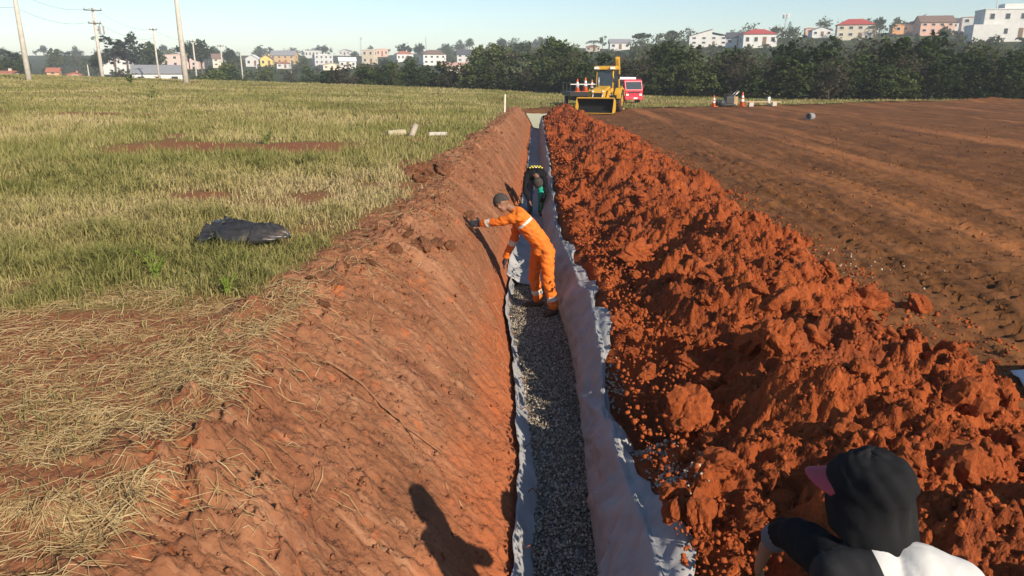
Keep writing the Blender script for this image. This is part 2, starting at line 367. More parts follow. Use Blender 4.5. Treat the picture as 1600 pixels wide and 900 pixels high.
# hillside beyond
xs = np.linspace(-520, 620, 150)
sheet('hillside', xs, np.concatenate([np.linspace(88, 300, 70), np.linspace(310, 1200, 40)]), hill_z, m_hill)
# trench floor with gravel
ys = rows(.6, 46, .02, .08); u = np.linspace(-.08, 1.08, 10)
X = f_gl(ys)[:, None]+(f_gr(ys)-f_gl(ys))[:, None]*u[None]; Y = np.repeat(ys[:, None], len(u), 1)
Z = -.915+.012*fbm(X*5, Y*5, 2, 91)-.05*sstep(11, 12, Y)
props(link('trench_floor', npmesh('trench_floor', np.stack([X, Y, Z], -1).reshape(-1, 3), gridfaces(len(ys), len(u)), True), m_gbase), kind='structure')
# spoil heap (right trench wall included)
heap = thing('spoil_heap', 'long ridge of loose crumbly orange red soil thrown up beside the trench', 'soil heap')
ys = rows(.6, 46.5, .0042, .012)
wl = np.linspace(0, 1, 8)[:-1]; us = np.concatenate([np.linspace(0, .12, 22)[:-1], np.linspace(.12, 1.14, 190)])
gr = f_gr(ys)+.02; lp = f_lip(ys); lz = f_lipz(ys); hr = f_heapr(ys)
Xw = gr[:, None]+(lp-gr)[:, None]*(wl**1.4)[None]; Zw = -.96+(lz+.96)[:, None]*wl[None]+.04*fbm(Xw*6, np.repeat(ys[:, None], 7, 1)*4, 3, 93)
Xh = lp[:, None]+(hr-lp)[:, None]*us[None]; Yh = np.repeat(ys[:, None], len(us), 1); Zh = spoil_z(Xh, Yh)
X = np.concatenate([Xw, Xh], 1); Z = np.concatenate([Zw, Zh], 1); Y = np.repeat(ys[:, None], X.shape[1], 1)
link('soil_body', npmesh('soil_body', np.stack([X, Y, Z], -1).reshape(-1, 3), gridfaces(*X.shape), False), m_spoil, heap)

# ------------------------------------------------------------------ clods
def clod_mesh(name, sub, seed, m):
    bm = bmesh.new(); bmesh.ops.create_icosphere(bm, subdivisions=sub, radius=1)
    r = np.random.default_rng(seed); o = r.uniform(0, 50, 3); sc = r.uniform(.75, 1.2, 3)
    for v in bm.verts:
        p = np.array(v.co); n = float(fbm(np.array([p[0]*1.3+o[0]+p[2]*.7]), np.array([p[1]*1.3+o[1]-p[2]*.9]), 5, 101, .52)[0])
        v.co = Vector(p*sc*(1+.42*n)); v.co.z *= .85
    me = bpy.data.meshes.new(name); bm.to_mesh(me); bm.free(); me.materials.append(m); return me
CM = [clod_mesh('clod', 4, 200+i, m_clod) for i in range(6)]+[clod_mesh('clod', 3, 220+i, m_clod) for i in range(6)]
CB = [clod_mesh('clod', 3, 240+i, m_bank) for i in range(5)]
def put_clod(x, y, z, r, parent, meshes):
    o = bpy.data.objects.new('clod', random.choice(meshes)); COL.objects.link(o); o.parent = parent
    o.location = (x, y, z+.25*r); o.scale = (r*random.uniform(.8, 1.3), r*random.uniform(.8, 1.2), r*random.uniform(.7, 1.05))
    o.rotation_euler = (random.uniform(-.5, .5), random.uniform(-.5, .5), random.uniform(0, 6.3))
for i in range(285):
    y = 1.4*math.exp(random.random()**.85*math.log(34/1.4)); l = float(f_lip(y)); r = float(f_heapr(y))
    x = l+.08+(r+.25-l-.08)*random.random(); s = random.choice([.03, .035, .04, .05, .05, .065, .08, .11])*(1+.025*y)
    z = float(max(spoil_z(x, y), field_z(x, y))); put_clod(x, y, z, s, heap, CM[:6] if s > .07 else CM)
for x, y, s in ((.86, 6.15, .075), (.84, 5.3, .05), (3.45, 7.45, .16), (1.15, 5.0, .17), (1.75, 7.9, .19), (1.35, 9.7, .2), (.83, 3.75, .09), (.95, 3.7, .11), (2.4, 6.8, .2), (3.3, 5.6, .14), (2.9, 4.6, .15), (3.05, 4.1, .17)):
    put_clod(x, y, float(max(spoil_z(x, y), field_z(x, y))), s, heap, CM[:6])
for i in range(60):
    y = 5*math.exp(random.random()*math.log(9)); r = float(f_rim(y)); x = r+random.gauss(.12, .22)
    s = random.choice([.02, .025, .035, .05])*(1+.03*y)*.8
    put_clod(x, y, float(bank_z(x, y)), s, bank, CB)
for i in range(34):
    y = random.uniform(12.4, 15); x = -2.0+random.gauss(0, .3); s = random.uniform(.05, .15)
    put_clod(x, y, float(bank_z(x, y)), s, bank, CB)
for x, y, s in ((-1.15, 8.6, .11), (-1.05, 9.0, .09), (-1.25, 8.2, .1), (-1.5, 7.8, .09), (-.95, 10.9, .1)):
    put_clod(x, y, float(bank_z(x, y)), s, bank, CB)
# smaller crumbs, too many to count
def scatter_rocks(name, P, R, m, parent=None, tint=None, sub=1):
    bv = np.array([(x, y, z) for z in (-1, 1) for y in (-1, 1) for x in (-1, 1)])*.66
    bf = np.array([(0, 2, 3), (0, 3, 1), (4, 5, 7), (4, 7, 6), (0, 1, 5), (0, 5, 4), (2, 6, 7), (2, 7, 3), (0, 4, 6), (0, 6, 2), (1, 3, 7), (1, 7, 5)])
    n = len(P); a = RNG.normal(size=(n, 3, 3)); q, _ = np.linalg.qr(a)
    sc = R[:, None, None]*RNG.uniform(.45, 1.3, (n, 1, 3))*np.ones((1, len(bv), 1))
    V = (bv[None]*(1+RNG.uniform(-.45, .35, (n, len(bv), 3)))*sc)@q+P[:, None]
    F = bf[None]+(np.arange(n)*len(bv))[:, None, None]
    me = npmesh(name, V.reshape(-1, 3), F.reshape(-1, 3), False, None if tint is None else np.repeat(tint, len(bv)))
    return props(link(name, me, m, parent), kind='stuff')
n = 19000; y = 1.2*np.exp(RNG.random(n)*math.log(40/1.2)); l = f_lip(y); r = f_heapr(y)
x = l+.02+(r+.5-l)*RNG.random(n)**1.05; R = .006+.016*RNG.random(n)**2.2; R *= (1+.05*y)
z = np.maximum(spoil_z(x, y), field_z(x, y))-R*.15
scatter_rocks('soil_crumbs', np.stack([x, y, z], -1), R, m_clod, heap)
n = 3500; y = 2.6*np.exp(RNG.random(n)*math.log(9)); s = RNG.random(n)**.6; g = f_gl(y); r = f_rim(y)
x = g+(r-g)*s-.02; R = (.004+.012*RNG.random(n)**3)*(1+.06*y); z = bank_z(x, y)+R*.3
scatter_rocks('bank_crumbs', np.stack([x, y, z], -1), R, m_bank, bank)
n = 7000; y = 3*np.exp(RNG.random(n)*math.log(12)); x = f_heapr(y)+RNG.random(n)*(2+.9*y); R = (.006+.014*RNG.random(n)**3)*(1+.05*y)
scatter_rocks('field_crumbs', np.stack([x, y, field_z(x, y)+R*.2], -1), R, m_field, dirt)
# gravel
n = 22000; y = RNG.uniform(1.8, 11.9, n); g0 = f_gl(y); g1 = f_gr(y); x = g0+(g1-g0)*RNG.random(n)
R = RNG.uniform(.007, .0145, n); z = -.905+RNG.random(n)*.02+.02*fbm(x*3, y*3, 2, 95)-.05*sstep(11, 12, y)
gravel = scatter_rocks('gravel', np.stack([x, y, z], -1), R, m_gravel, None, RNG.random(n))
props(gravel, 'grey crushed stone filling the bottom of the trench', 'gravel')
P = []
for cx, cy, sx, sy, k in ((.92, 5.3, .07, .22, 380), (.93, 4.3, .08, .16, 320), (3.98, 9.5, .5, .5, 60), (.80, 6.7, .05, .15, 90)):
    q = RNG.normal(size=(k, 2))*[sx, sy]+[cx, cy]; P.append(q)
P = np.concatenate(P); R = RNG.uniform(.009, .017, len(P))
z = np.where(P[:, 0] < 3, spoil_z(P[:, 0], P[:, 1]), field_z(P[:, 0], P[:, 1]))+R*.6
props(scatter_rocks('spilled_gravel', np.concatenate([P, z[:, None]], 1), R, m_gravel, None, .6+.4*RNG.random(len(P))),
      'pale stones spilled over the edge of the red soil heap', 'gravel')

# ------------------------------------------------------------------ geotextile
def cloth(name, X, Y, Z, label, thick=.003):
    o = link(name, npmesh(name, np.stack([X, Y, Z], -1).reshape(-1, 3), gridfaces(*X.shape), True), m_fabric)
    md = o.modifiers.new('thickness', 'SOLIDIFY'); md.thickness = thick; md.offset = 0
    return props(o, label, 'geotextile')
ys = rows(1.0, 45, .0055, .02); k = len(ys)
v1 = np.linspace(0, 1, 22); v2 = np.linspace(0, 1, 16)[1:]
gr = f_gr(ys); lp = f_lip(ys); lz = f_lipz(ys)
wob = .05*fbm(ys*1.6, ys*0, 3, 111)
A = lp[:, None]-.035+wob[:, None]*.3
X1 = (gr-.03)[:, None]+(A-(gr-.03)[:, None])*(v1**1.3)[None]; Y1 = np.repeat(ys[:, None], 22, 1)
Z1 = -.925+((lz+.03)[:, None]+.925)*v1[None]
wr = 1.0*(.03*fbm(Y1*2.0+v1[None]*1.6, v1[None]*1.5+Y1*0, 4, 113)+.026*(1-2*np.abs(perlin(Y1*2.6+v1[None]*1.9, Y1*0+v1[None]*.9, 115)))+.012*(1-2*np.abs(perlin(Y1*7-v1[None]*2.5, Y1*0+v1[None]*2, 116))))
cr = np.zeros_like(Y1)
for fq, sk_, am, sd in ((1.7, 1.3, .030, 181), (3.1, -1.1, .022, 183), (4.6, .5, .016, 185), (8, 2.2, .008, 187)):
    cr = cr+am*(1-np.abs(perlin(Y1*fq+v1[None]*sk_, v1[None]*.7+Y1*.3, sd))*1.6).clip(0, 1)**5
wr = wr*.7+cr
X1 = X1-np.abs(wr)*np.sin(v1*math.pi)[None]*1.6-.008; Z1 = Z1+wr*np.sin(v1*math.pi*.5)[None]*.8
over = (.10+.12*fbm(ys*1.1, ys*0+3, 3, 117)); over = np.clip(over, .03, .32)*(1-.6*sstep(9, 14, ys))+.10*np.exp(-((ys-3.6)/.3)**2)
X2 = A+over[:, None]*v2[None]; Y2 = np.repeat(ys[:, None], 15, 1)+.05*v2[None]*perlin(ys[:, None]*2, ys[:, None]*0, 119)
Z2 = np.maximum(spoil_z(X2, Y2), (lz+.03)[:, None]-.15*v2[None])+.022+.025*np.abs(fbm(X2*6, Y2*3.5, 3, 121))
sm = sstep(0, .35, v2)[None]; Z2 = (lz+.03)[:, None]*(1-sm)+Z2*sm+.02*np.sin(v2*math.pi)[None]*(1+fbm(Y2*3, X2*2, 2, 123))
cloth('geotextile_drape', np.concatenate([X1, X2], 1), np.concatenate([Y1, Y2], 1), np.concatenate([Z1, Z2], 1),
      'creased grey geotextile draped up the trench side under the soil heap')
# narrow strip pinned along the foot of the bank
ys = rows(1.0, 11.6, .006, .02); v = np.linspace(0, 1, 9)
hgt = .17+.025*np.abs(np.sin(ys*math.pi/.72))+.02*perlin(ys*2, ys*0, 131)
gl = f_gl(ys)
Xs = (gl+.035)[:, None]-(.06+.10*hgt)[:, None]*v[None]; Zs = -.92+hgt[:, None]*v[None]; Ys = np.repeat(ys[:, None], 9, 1)
rr_ = f_rim(ys); pw = np.interp(ys, [0, 4, 7, 9, 10.2, 11.5], [1.2, 1.2, 1.3, 2.0, 2.5, 2.3]); kx = (gl-rr_)/(pw*1.53)
Xs = (gl+.025)[:, None]-(.01+hgt*kx*.80)[:, None]*v[None]
Zb = bank_z(Xs, Ys); Xs = Xs+.018*fbm(Ys*2.5, v[None]*1.2+Ys*0, 2, 133)
Zs = np.maximum(Zs, Zb+.012)
strip = cloth('geotextile_strip', Xs, Ys, Zs, 'narrow light grey geotextile strip pinned along the foot of the bank')
for i, yy in enumerate(np.arange(3.0, 10.6, .74)):
    g = G(); xg = float(f_gl(yy)); zt = -.78
    g.tube([(xg+.035, yy-.01, zt-.06), (xg-.02, yy, zt+.005), (xg-.09, yy+.02, float(bank_z(xg-.09, yy))+.012)], [.006, .006, .005], 6)
    g.build('pin', m_rust, strip, True)
# sheet covering the floor where no stone has been laid yet
ys = rows(11.4, 45, .008, .05); v = np.linspace(0, 1, 14); gl = f_gl(ys); gr = f_gr(ys)
Xs = (gl-.10)[:, None]+(gr-gl+.12)[:, None]*v[None]; Ys = np.repeat(ys[:, None], 14, 1)
Zs = -.945+.20*((1-v)**4)[None]+.05*np.abs(fbm(Xs*4, Ys*1.6, 3, 141))+.13*np.exp(-((Ys-12.3)/.5)**2)*(.6+fbm(Xs*4, Ys*4, 2, 143))+.03
Zs = np.maximum(Zs, bank_z(Xs, Ys)+.015)
cloth('geotextile_sheet', Xs, Ys, Zs, 'wrinkled whitish geotextile lining the far bare stretch of the trench')
# roll of the same cloth at the field edge
roll = thing('geotextile_roll', 'thick roll of white geotextile with a loose flap on the dirt field edge', 'geotextile roll', (3.98, 5.18, 0))
m_wfab = flat('white_geotextile', (.62, .61, .60), .85, .1)
g = G(); g.cyl((.05, 0, .25), (2.1, -.06, .25), .25, n=28); rb = g.build('roll_body', m_wfab, roll, True)
g = G(); g.cyl((.0, 0, .25), (.06, 0, .25), .06, n=14); g.build('core_tube', m_rust, roll, True)
ys = np.linspace(.05, .55, 14); xx = np.linspace(-.12, 1.6, 30); X, Y = np.meshgrid(xx, ys)
Z = np.maximum(spoil_z(X+3.98, Y+5.18), field_z(X+3.98, Y+5.18))+.035+.02*fbm(X*4, Y*4, 2, 145); Y = Y-.3*np.clip(-X, 0, 1)
fl = link('loose_flap', npmesh('loose_flap', np.stack([X, Y, Z], -1).reshape(-1, 3), gridfaces(*X.shape), True), m_wfab, roll)
md = fl.modifiers.new('thickness', 'SOLIDIFY'); md.thickness = .006

# ------------------------------------------------------------------ grass and straw
def make_blades(name, n, ylo, yhi, tmin, tmax, segs):
    y = ylo*np.exp(RNG.random(n)*math.log(yhi/ylo)); x = y*RNG.uniform(tmin, tmax, n)+RNG.uniform(-1.2, 0, n)
    clump = fbm(x*1.4, y*1.4, 3, 161); dens = .78+.5*clump-bare(x, y)*1.05
    ok = in_grass(x, y) & (RNG.random(n) < np.clip(dens, .03, 1)); x = x[ok]; y = y[ok]; clump = clump[ok]; n = len(x)
    big = fbm(x*.16, y*.16, 3, 163); far = sstep(14, 50, y)
    h = (.07+.14*RNG.random(n)**1.5)*(1+.85*np.clip(clump, -.7, 1.2))*(1-.5*np.clip(bare(x, y), 0, 1))*(1-.25*far)
    h = np.clip(h, .05, .55)*np.where(RNG.random(n) < .03, 1.6, 1)
    wd = (.0018+.0026*RNG.random(n))*(y/5)**(.85 if segs > 1 else .92)*(1 if segs > 1 else 1.5)
    tint = np.clip(.56-.42*big-.25*clump+RNG.normal(0, .15, n)*(1-.6*far)+.2*bare(x, y), 0, 1)
    z = z_left(x, y)
    a = RNG.uniform(0, 2*math.pi, n); lean = RNG.uniform(.15, 1.25, n); la = RNG.uniform(0, 6.283, n)
    dx = np.cos(a)*wd; dy = np.sin(a)*wd; lx = np.cos(la)*lean*h; ly = np.sin(la)*lean*h
    if segs > 1:
        V = np.stack([np.stack([x-dx, y-dy, z-.02], -1), np.stack([x+dx, y+dy, z-.02], -1),
                      np.stack([x-dx*.8+lx*.35, y-dy*.8+ly*.35, z+h*.62], -1), np.stack([x+dx*.8+lx*.35, y+dy*.8+ly*.35, z+h*.62], -1),
                      np.stack([x+lx, y+ly, z+h*(1-.35*lean)], -1)], 1)
        F = np.array([[0, 1, 3], [0, 3, 2], [2, 3, 4]]); k = 5
    else:
        V = np.stack([np.stack([x-dx, y-dy, z-.02], -1), np.stack([x+dx, y+dy, z-.02], -1), np.stack([x+lx*.6, y+ly*.6, z+h], -1)], 1)
        F = np.array([[0, 1, 2]]); k = 3
    F = (F[None]+(np.arange(n)*k)[:, None, None]).reshape(-1, 3)
    o = link(name, npmesh(name, V.reshape(-1, 3), F, False, np.repeat(tint, k)), m_grass)
    return props(o, kind='stuff')
props(make_blades('meadow_grass', 330000, 2.0, 15, -1.0, -.1, 2), 'tall green and yellow meadow grass close to the bank', 'grass')
props(make_blades('distant_grass', 340000, 14, 100, -1.0, .62, 1), 'low distant field grass reaching to the tree belt', 'grass')
# mown dry straw lying on the trampled ground
def make_straw(name, n, fx, zf, tl=(0.08, .32), label=None):
    x, y = fx(n); n = len(x); L = RNG.uniform(*tl, n); a = RNG.normal(.25, 1.1, n)+np.where(RNG.random(n) < .2, 1.5, 0); wd = RNG.uniform(.0008, .002, n)
    ex, ey = x+np.cos(a)*L, y+np.sin(a)*L; mx, my = (x+ex)/2-np.sin(a)*L*RNG.normal(0, .12, n), (y+ey)/2+np.cos(a)*L*RNG.normal(0, .12, n)
    lift = RNG.random(n)**2*.05
    pts = [(x, y, zf(x, y)+.008), (mx, my, zf(mx, my)+.014+lift), (ex, ey, zf(ex, ey)+.01+lift*RNG.random(n))]
    px, py = -np.sin(a)*wd, np.cos(a)*wd; V = []
    for (qx, qy, qz), s in zip(pts, (1, 1, .5)):
        V += [np.stack([qx-px*s, qy-py*s, qz], -1), np.stack([qx+px*s, qy+py*s, qz+.002], -1)]
    V = np.stack(V, 1); F = np.array([[0, 1, 3, 2], [2, 3, 5, 4]]); F = (F[None]+(np.arange(n)*6)[:, None, None]).reshape(-1, 4)
    o = link(name, npmesh(name, V.reshape(-1, 3), F, False, np.repeat(np.clip(RNG.normal(.5, .25, n), 0, 1), 6)), m_straw)
    return props(o, label, 'straw', kind='stuff')
def fx1(n):
    y = RNG.uniform(2.2, 6.1, n); x = f_rim(y)-.02-RNG.random(n)**1.2*(y*.85-1.0)
    k = RNG.random(n) < np.clip(.52+.8*fbm(x*1.5, y*1.8, 3, 171), .04, 1); return x[k], y[k]
def fx2(n):
    y = 2.8*np.exp(RNG.random(n)*math.log(12)); x = f_rim(y)+RNG.normal(.0, .28, n)
    k = RNG.random(n) < np.clip(.35+.9*fbm(x*1.2, y*.9, 3, 173), .02, 1); return x[k], y[k]
def fx3(n):
    y = RNG.uniform(2.8, 10, n); g = f_gl(y); r = f_rim(y); x = g-.15+(r-g)*RNG.random(n)
    k = RNG.random(n) < np.clip(.1+.7*fbm(x*1.2, y*1.2, 3, 175), .01, 1); return x[k], y[k]
make_straw('mown_straw', 17000, fx1, bank_z, (.06, .24), label='dry pale straw strewn over the trampled bare ground by the meadow')
make_straw('rim_straw', 4200, fx2, bank_z, (.05, .18), 'dry straw hanging along the upper rim of the earth bank')
make_straw('bank_straw', 900, fx3, bank_z, (.03, .11), 'stray straw bits sticking to the earth bank')
# a few leafy weeds
m_weed = leafmat('weed_leaf', (.13, .22, .03), (.30, .40, .07))
def weed(x, y, h, n, label, m=m_weed, group=None):
    t = thing('weed', label, 'plant', (x, y, float(z_left(x, y))), 0, group); st = G(); lf = G()
    for i in range(n):
        a = random.uniform(0, 6.28); r = random.uniform(.1, .5)*h; hh = h*random.uniform(.55, 1)
        st.tube([(0, 0, -.02), (r*.4*math.cos(a), r*.4*math.sin(a), hh*.6), (r*math.cos(a), r*math.sin(a), hh)], [.006, .005, .003], 5)
        for k in range(7):
            q = .3+.7*k/6; c = Vector((r*q*math.cos(a), r*q*math.sin(a), hh*q)); b = random.uniform(0, 6.28); l = h*random.uniform(.12, .22)
            d = Vector((math.cos(b), math.sin(b), random.uniform(-.2, .5)))*l; p = Vector((-math.sin(b), math.cos(b), 0))*l*.32
            lf.add([c, c+d*.5+p, c+d, c+d*.5-p], [(0, 1, 2, 3)])
    st.build('stem', m_weed, t); lf.build('leaves', m, t)
weed(-3.35, 6.3, .28, 5, 'bright yellow green leafy weed at the meadow edge above the straw')
weed(-2.55, 5.9, .22, 5, 'small fresh green weed close to the bank rim')
weed(-6.9, 19.3, .5, 9, 'bushy dark green weed beside the bare reddish patch', m_leafB)
weed(-35, 66, 1.3, 16, 'round green bush standing alone on the meadow ridge', m_leafB)
weed(-22, 44, 1.0, 7, 'lone dry dark weed stalk rising from the open meadow', m_leafD)
weed(-4.05, 4.5, .3, 4, 'green grassy weed growing through the mown straw', m_leafC)

# ------------------------------------------------------------------ trees (unit height, scaled per tree)
def leaf_cloud(name, P, size, m, up=.35):
    n = len(P); P = np.asarray(P); N = RNG.normal(size=(n, 3)); N[:, 2] = np.abs(N[:, 2])+up; N /= np.linalg.norm(N, axis=1)[:, None]
    A = np.cross(N, RNG.normal(size=(n, 3))); A /= np.linalg.norm(A, axis=1)[:, None]; B = np.cross(N, A)
    s = (size*RNG.uniform(.55, 1.35, n))[:, None]; V = np.stack([P-A*s, P+B*s*.62, P+A*s, P-B*s*.62], 1)
    F = np.arange(4*n).reshape(n, 4); me = npmesh(name, V.reshape(-1, 3), F); me.materials.append(m); return me
def in_lobes(lobes, n, clump=.5):
    P = []; vol = np.array([a[3]*a[4]*a[5] for a in lobes])**.75; cnt = np.maximum(8, (n*vol/vol.sum())).astype(int)
    for (cx, cy, cz, rx, ry, rz), k in zip(lobes, cnt):
        nc = max(4, k//11); d = RNG.normal(size=(nc, 3)); d /= np.linalg.norm(d, axis=1)[:, None]; r = RNG.uniform(.45, 1.05, nc)[:, None]
        c = d*r; j = RNG.integers(0, nc, k); q = c[j]+RNG.normal(0, .13, (k, 3)); P.append(q*[rx, ry, rz]+[cx, cy, cz])
    return np.concatenate(P)
def limbs(name, lobes, trunk_top, r0, m=None):
    g = G(); g.tube([(0, 0, -.05), (.012, .006, trunk_top*.5), (0, .01, trunk_top)], [r0, r0*.8, r0*.62], 7)
    for cx, cy, cz, rx, ry, rz in lobes[:9]:
        z0 = trunk_top*random.uniform(.55, 1); g.tube([(0, 0, z0), (cx*.5, cy*.5, (z0+cz)/2+.02), (cx, cy, cz+rz*.3)], [r0*.5, r0*.33, r0*.12], 5)
    me_ = g.build(name, m or m_bark); me = me_.data; bpy.data.objects.remove(me_); return me
def rl(n, zc, spread, r, flat_=.8, zs=.12):
    L = []
    for i in range(n):
        a = 6.283*i/n+random.uniform(-.4, .4); d = spread*random.uniform(.35, 1.05); k = r*random.uniform(.65, 1.25)
        L.append((d*math.cos(a), d*math.sin(a), zc+random.uniform(-zs, zs), k, k, k*flat_))
    return L
KINDS = {}
def kind(key, variants): KINDS[key] = variants
V_ = []
for s in range(3):
    Lb = rl(8, .60, .22, .19)+[(0, 0, .80, .17, .17, .17), (.05, 0, .52, .22, .22, .2)]
    V_.append((limbs('trunk', Lb, .38, .03), leaf_cloud('crown', in_lobes(Lb, 2600), .033, m_leafA)))
kind('broad', V_); V_ = []
for s in range(3):
    Lb = rl(9, .42, .30, .22, .9, .16)+rl(6, .74, .16, .16)+[(0, 0, .2, .33, .33, .2)]
    V_.append((limbs('trunk', Lb, .3, .025), leaf_cloud('crown', in_lobes(Lb, 3000), .036, m_leafB)))
kind('shrub', V_); V_ = []
for s in range(2):
    Lb = rl(9, .45, .3, .22, .9, .16)+rl(6, .76, .17, .15)+[(0, 0, .2, .33, .33, .2)]
    V_.append((limbs('trunk', Lb, .3, .025), leaf_cloud('crown', in_lobes(Lb, 3000), .034, m_leafA)))
kind('darkshrub', V_); V_ = []
for s in range(2):
    Lb = rl(8, .5, .26, .2, .95, .18)+rl(5, .8, .14, .15)
    V_.append((limbs('trunk', Lb, .34, .024), leaf_cloud('crown', in_lobes(Lb, 2600), .034, m_leafC)))
kind('light', V_); V_ = []
for s in range(3):
    Lb = rl(12, .55, .3, .18, .95, .22)+rl(5, .82, .17, .13)+[(0, 0, .25, .3, .3, .22)]
    V_.append((limbs('trunk', Lb, .3, .022), leaf_cloud('crown', in_lobes(Lb, 2300), .024, m_leafD, .1)))
kind('scrub', V_); V_ = []
for s in range(2):
    Lb = [(random.uniform(-.13, .13), random.uniform(-.13, .13), z, .10, .10, .08) for z in np.linspace(.42, .93, 11)]
    V_.append((limbs('trunk', Lb, .7, .016), leaf_cloud('crown', in_lobes(Lb, 1500), .022, m_leafE)))
kind('tall', V_); V_ = []
for s in range(2):
    Lb = rl(10, .78, .42, .17, .5, .06)+[(0, 0, .86, .3, .3, .11)]
    V_.append((limbs('trunk', Lb, .6, .028), leaf_cloud('crown', in_lobes(Lb, 2400), .03, m_leafA)))
kind('umbrella', V_); V_ = []
Lb = []
for i, z in enumerate(np.linspace(.14, .95, 12)):
    for a in range(7): Lb.append((.30*(1.05-z)*math.cos(a*.9+i), .30*(1.05-z)*math.sin(a*.9+i), z, .09*(1.15-z)+.01, .09*(1.15-z)+.01, .025))
kind('conifer', [(limbs('trunk', [(0, 0, .95, .01, .01, .01)], .9, .02), leaf_cloud('crown', in_lobes(Lb, 1800), .022, m_leafA))])
Pm = []
for a in np.arange(0, 6.28, .42):
    for q in np.linspace(.05, 1, 26): Pm += [(.42*q*math.cos(a)+random.gauss(0, .02), .42*q*math.sin(a)+random.gauss(0, .02), .78+.26*q*1.1-.42*q*q+random.gauss(0, .012))]*2
kind('palm', [(limbs('trunk', [(0, 0, .8, .01, .01, .01)], .8, .026), leaf_cloud('crown', Pm, .035, m_leafB))])
kind('flower', [(KINDS['shrub'][0][0], leaf_cloud('crown', in_lobes(rl(9, .5, .3, .2, .7, .2)+rl(5, .8, .14, .14), 2200), .032, m_leafW))])
def tree(key, x, y, h, label, group, name='tree', z=None, wide=1.):
    tr, cr = random.choice(KINDS[key])
    if z is None: z = float(hill_z(x, y)) if y > 112 else float(z_left(x, y))
    o = thing(name, label, 'tree', (x, y, z-.05), random.uniform(0, 6.28), group); o.scale = (h*wide*random.uniform(.92, 1.08), h*wide*random.uniform(.92, 1.08), h)
    for nm, me in (('trunk', tr), ('crown', cr)):
        c = bpy.data.objects.new(nm, me); COL.objects.link(c); c.parent = o
    return o

# ------------------------------------------------------------------ houses on the far slope
PAINT = dict(white=(.62, .61, .58), cream=(.62, .55, .43), pink=(.66, .48, .42), salmon=(.66, .40, .30), orange=(.64, .34, .16), brick=(.42, .18, .12), yellow=(.72, .54, .16),
             ochre=(.56, .36, .17), grey=(.50, .50, .49), tan=(.60, .50, .36), brown=(.25, .17, .13))
ROOF = dict(red=(.42, .15, .09), brown=(.20, .13, .10), grey=(.27, .27, .28), white=(.66, .66, .65), pink=(.55, .40, .36), cream=(.6, .54, .45), salmon=(.5, .3, .24),
            pinkroof=(.58, .36, .28), dark=(.09, .09, .10), redhip=(.42, .07, .06), orange=(.5, .27, .14))
PM = {k: flat('wall_'+k, v, .85, .08, scale=.8) for k, v in PAINT.items()}
RM = {k: mat('roof_'+k, [(.3, tuple(c*.8 for c in v)), (.7, tuple(min(1, c*1.15) for c in v))], scale=2, bump=.03, bscale=9, stretch=(1, 4, 4)) for k, v in ROOF.items()}
m_glass = flat('window_glass', (.03, .036, .045), .12, .1, spec=.6)
m_frame = flat('window_frame', (.62, .60, .57), .6, .05)
m_door = flat('door_wood', (.20, .12, .07), .6, .2)
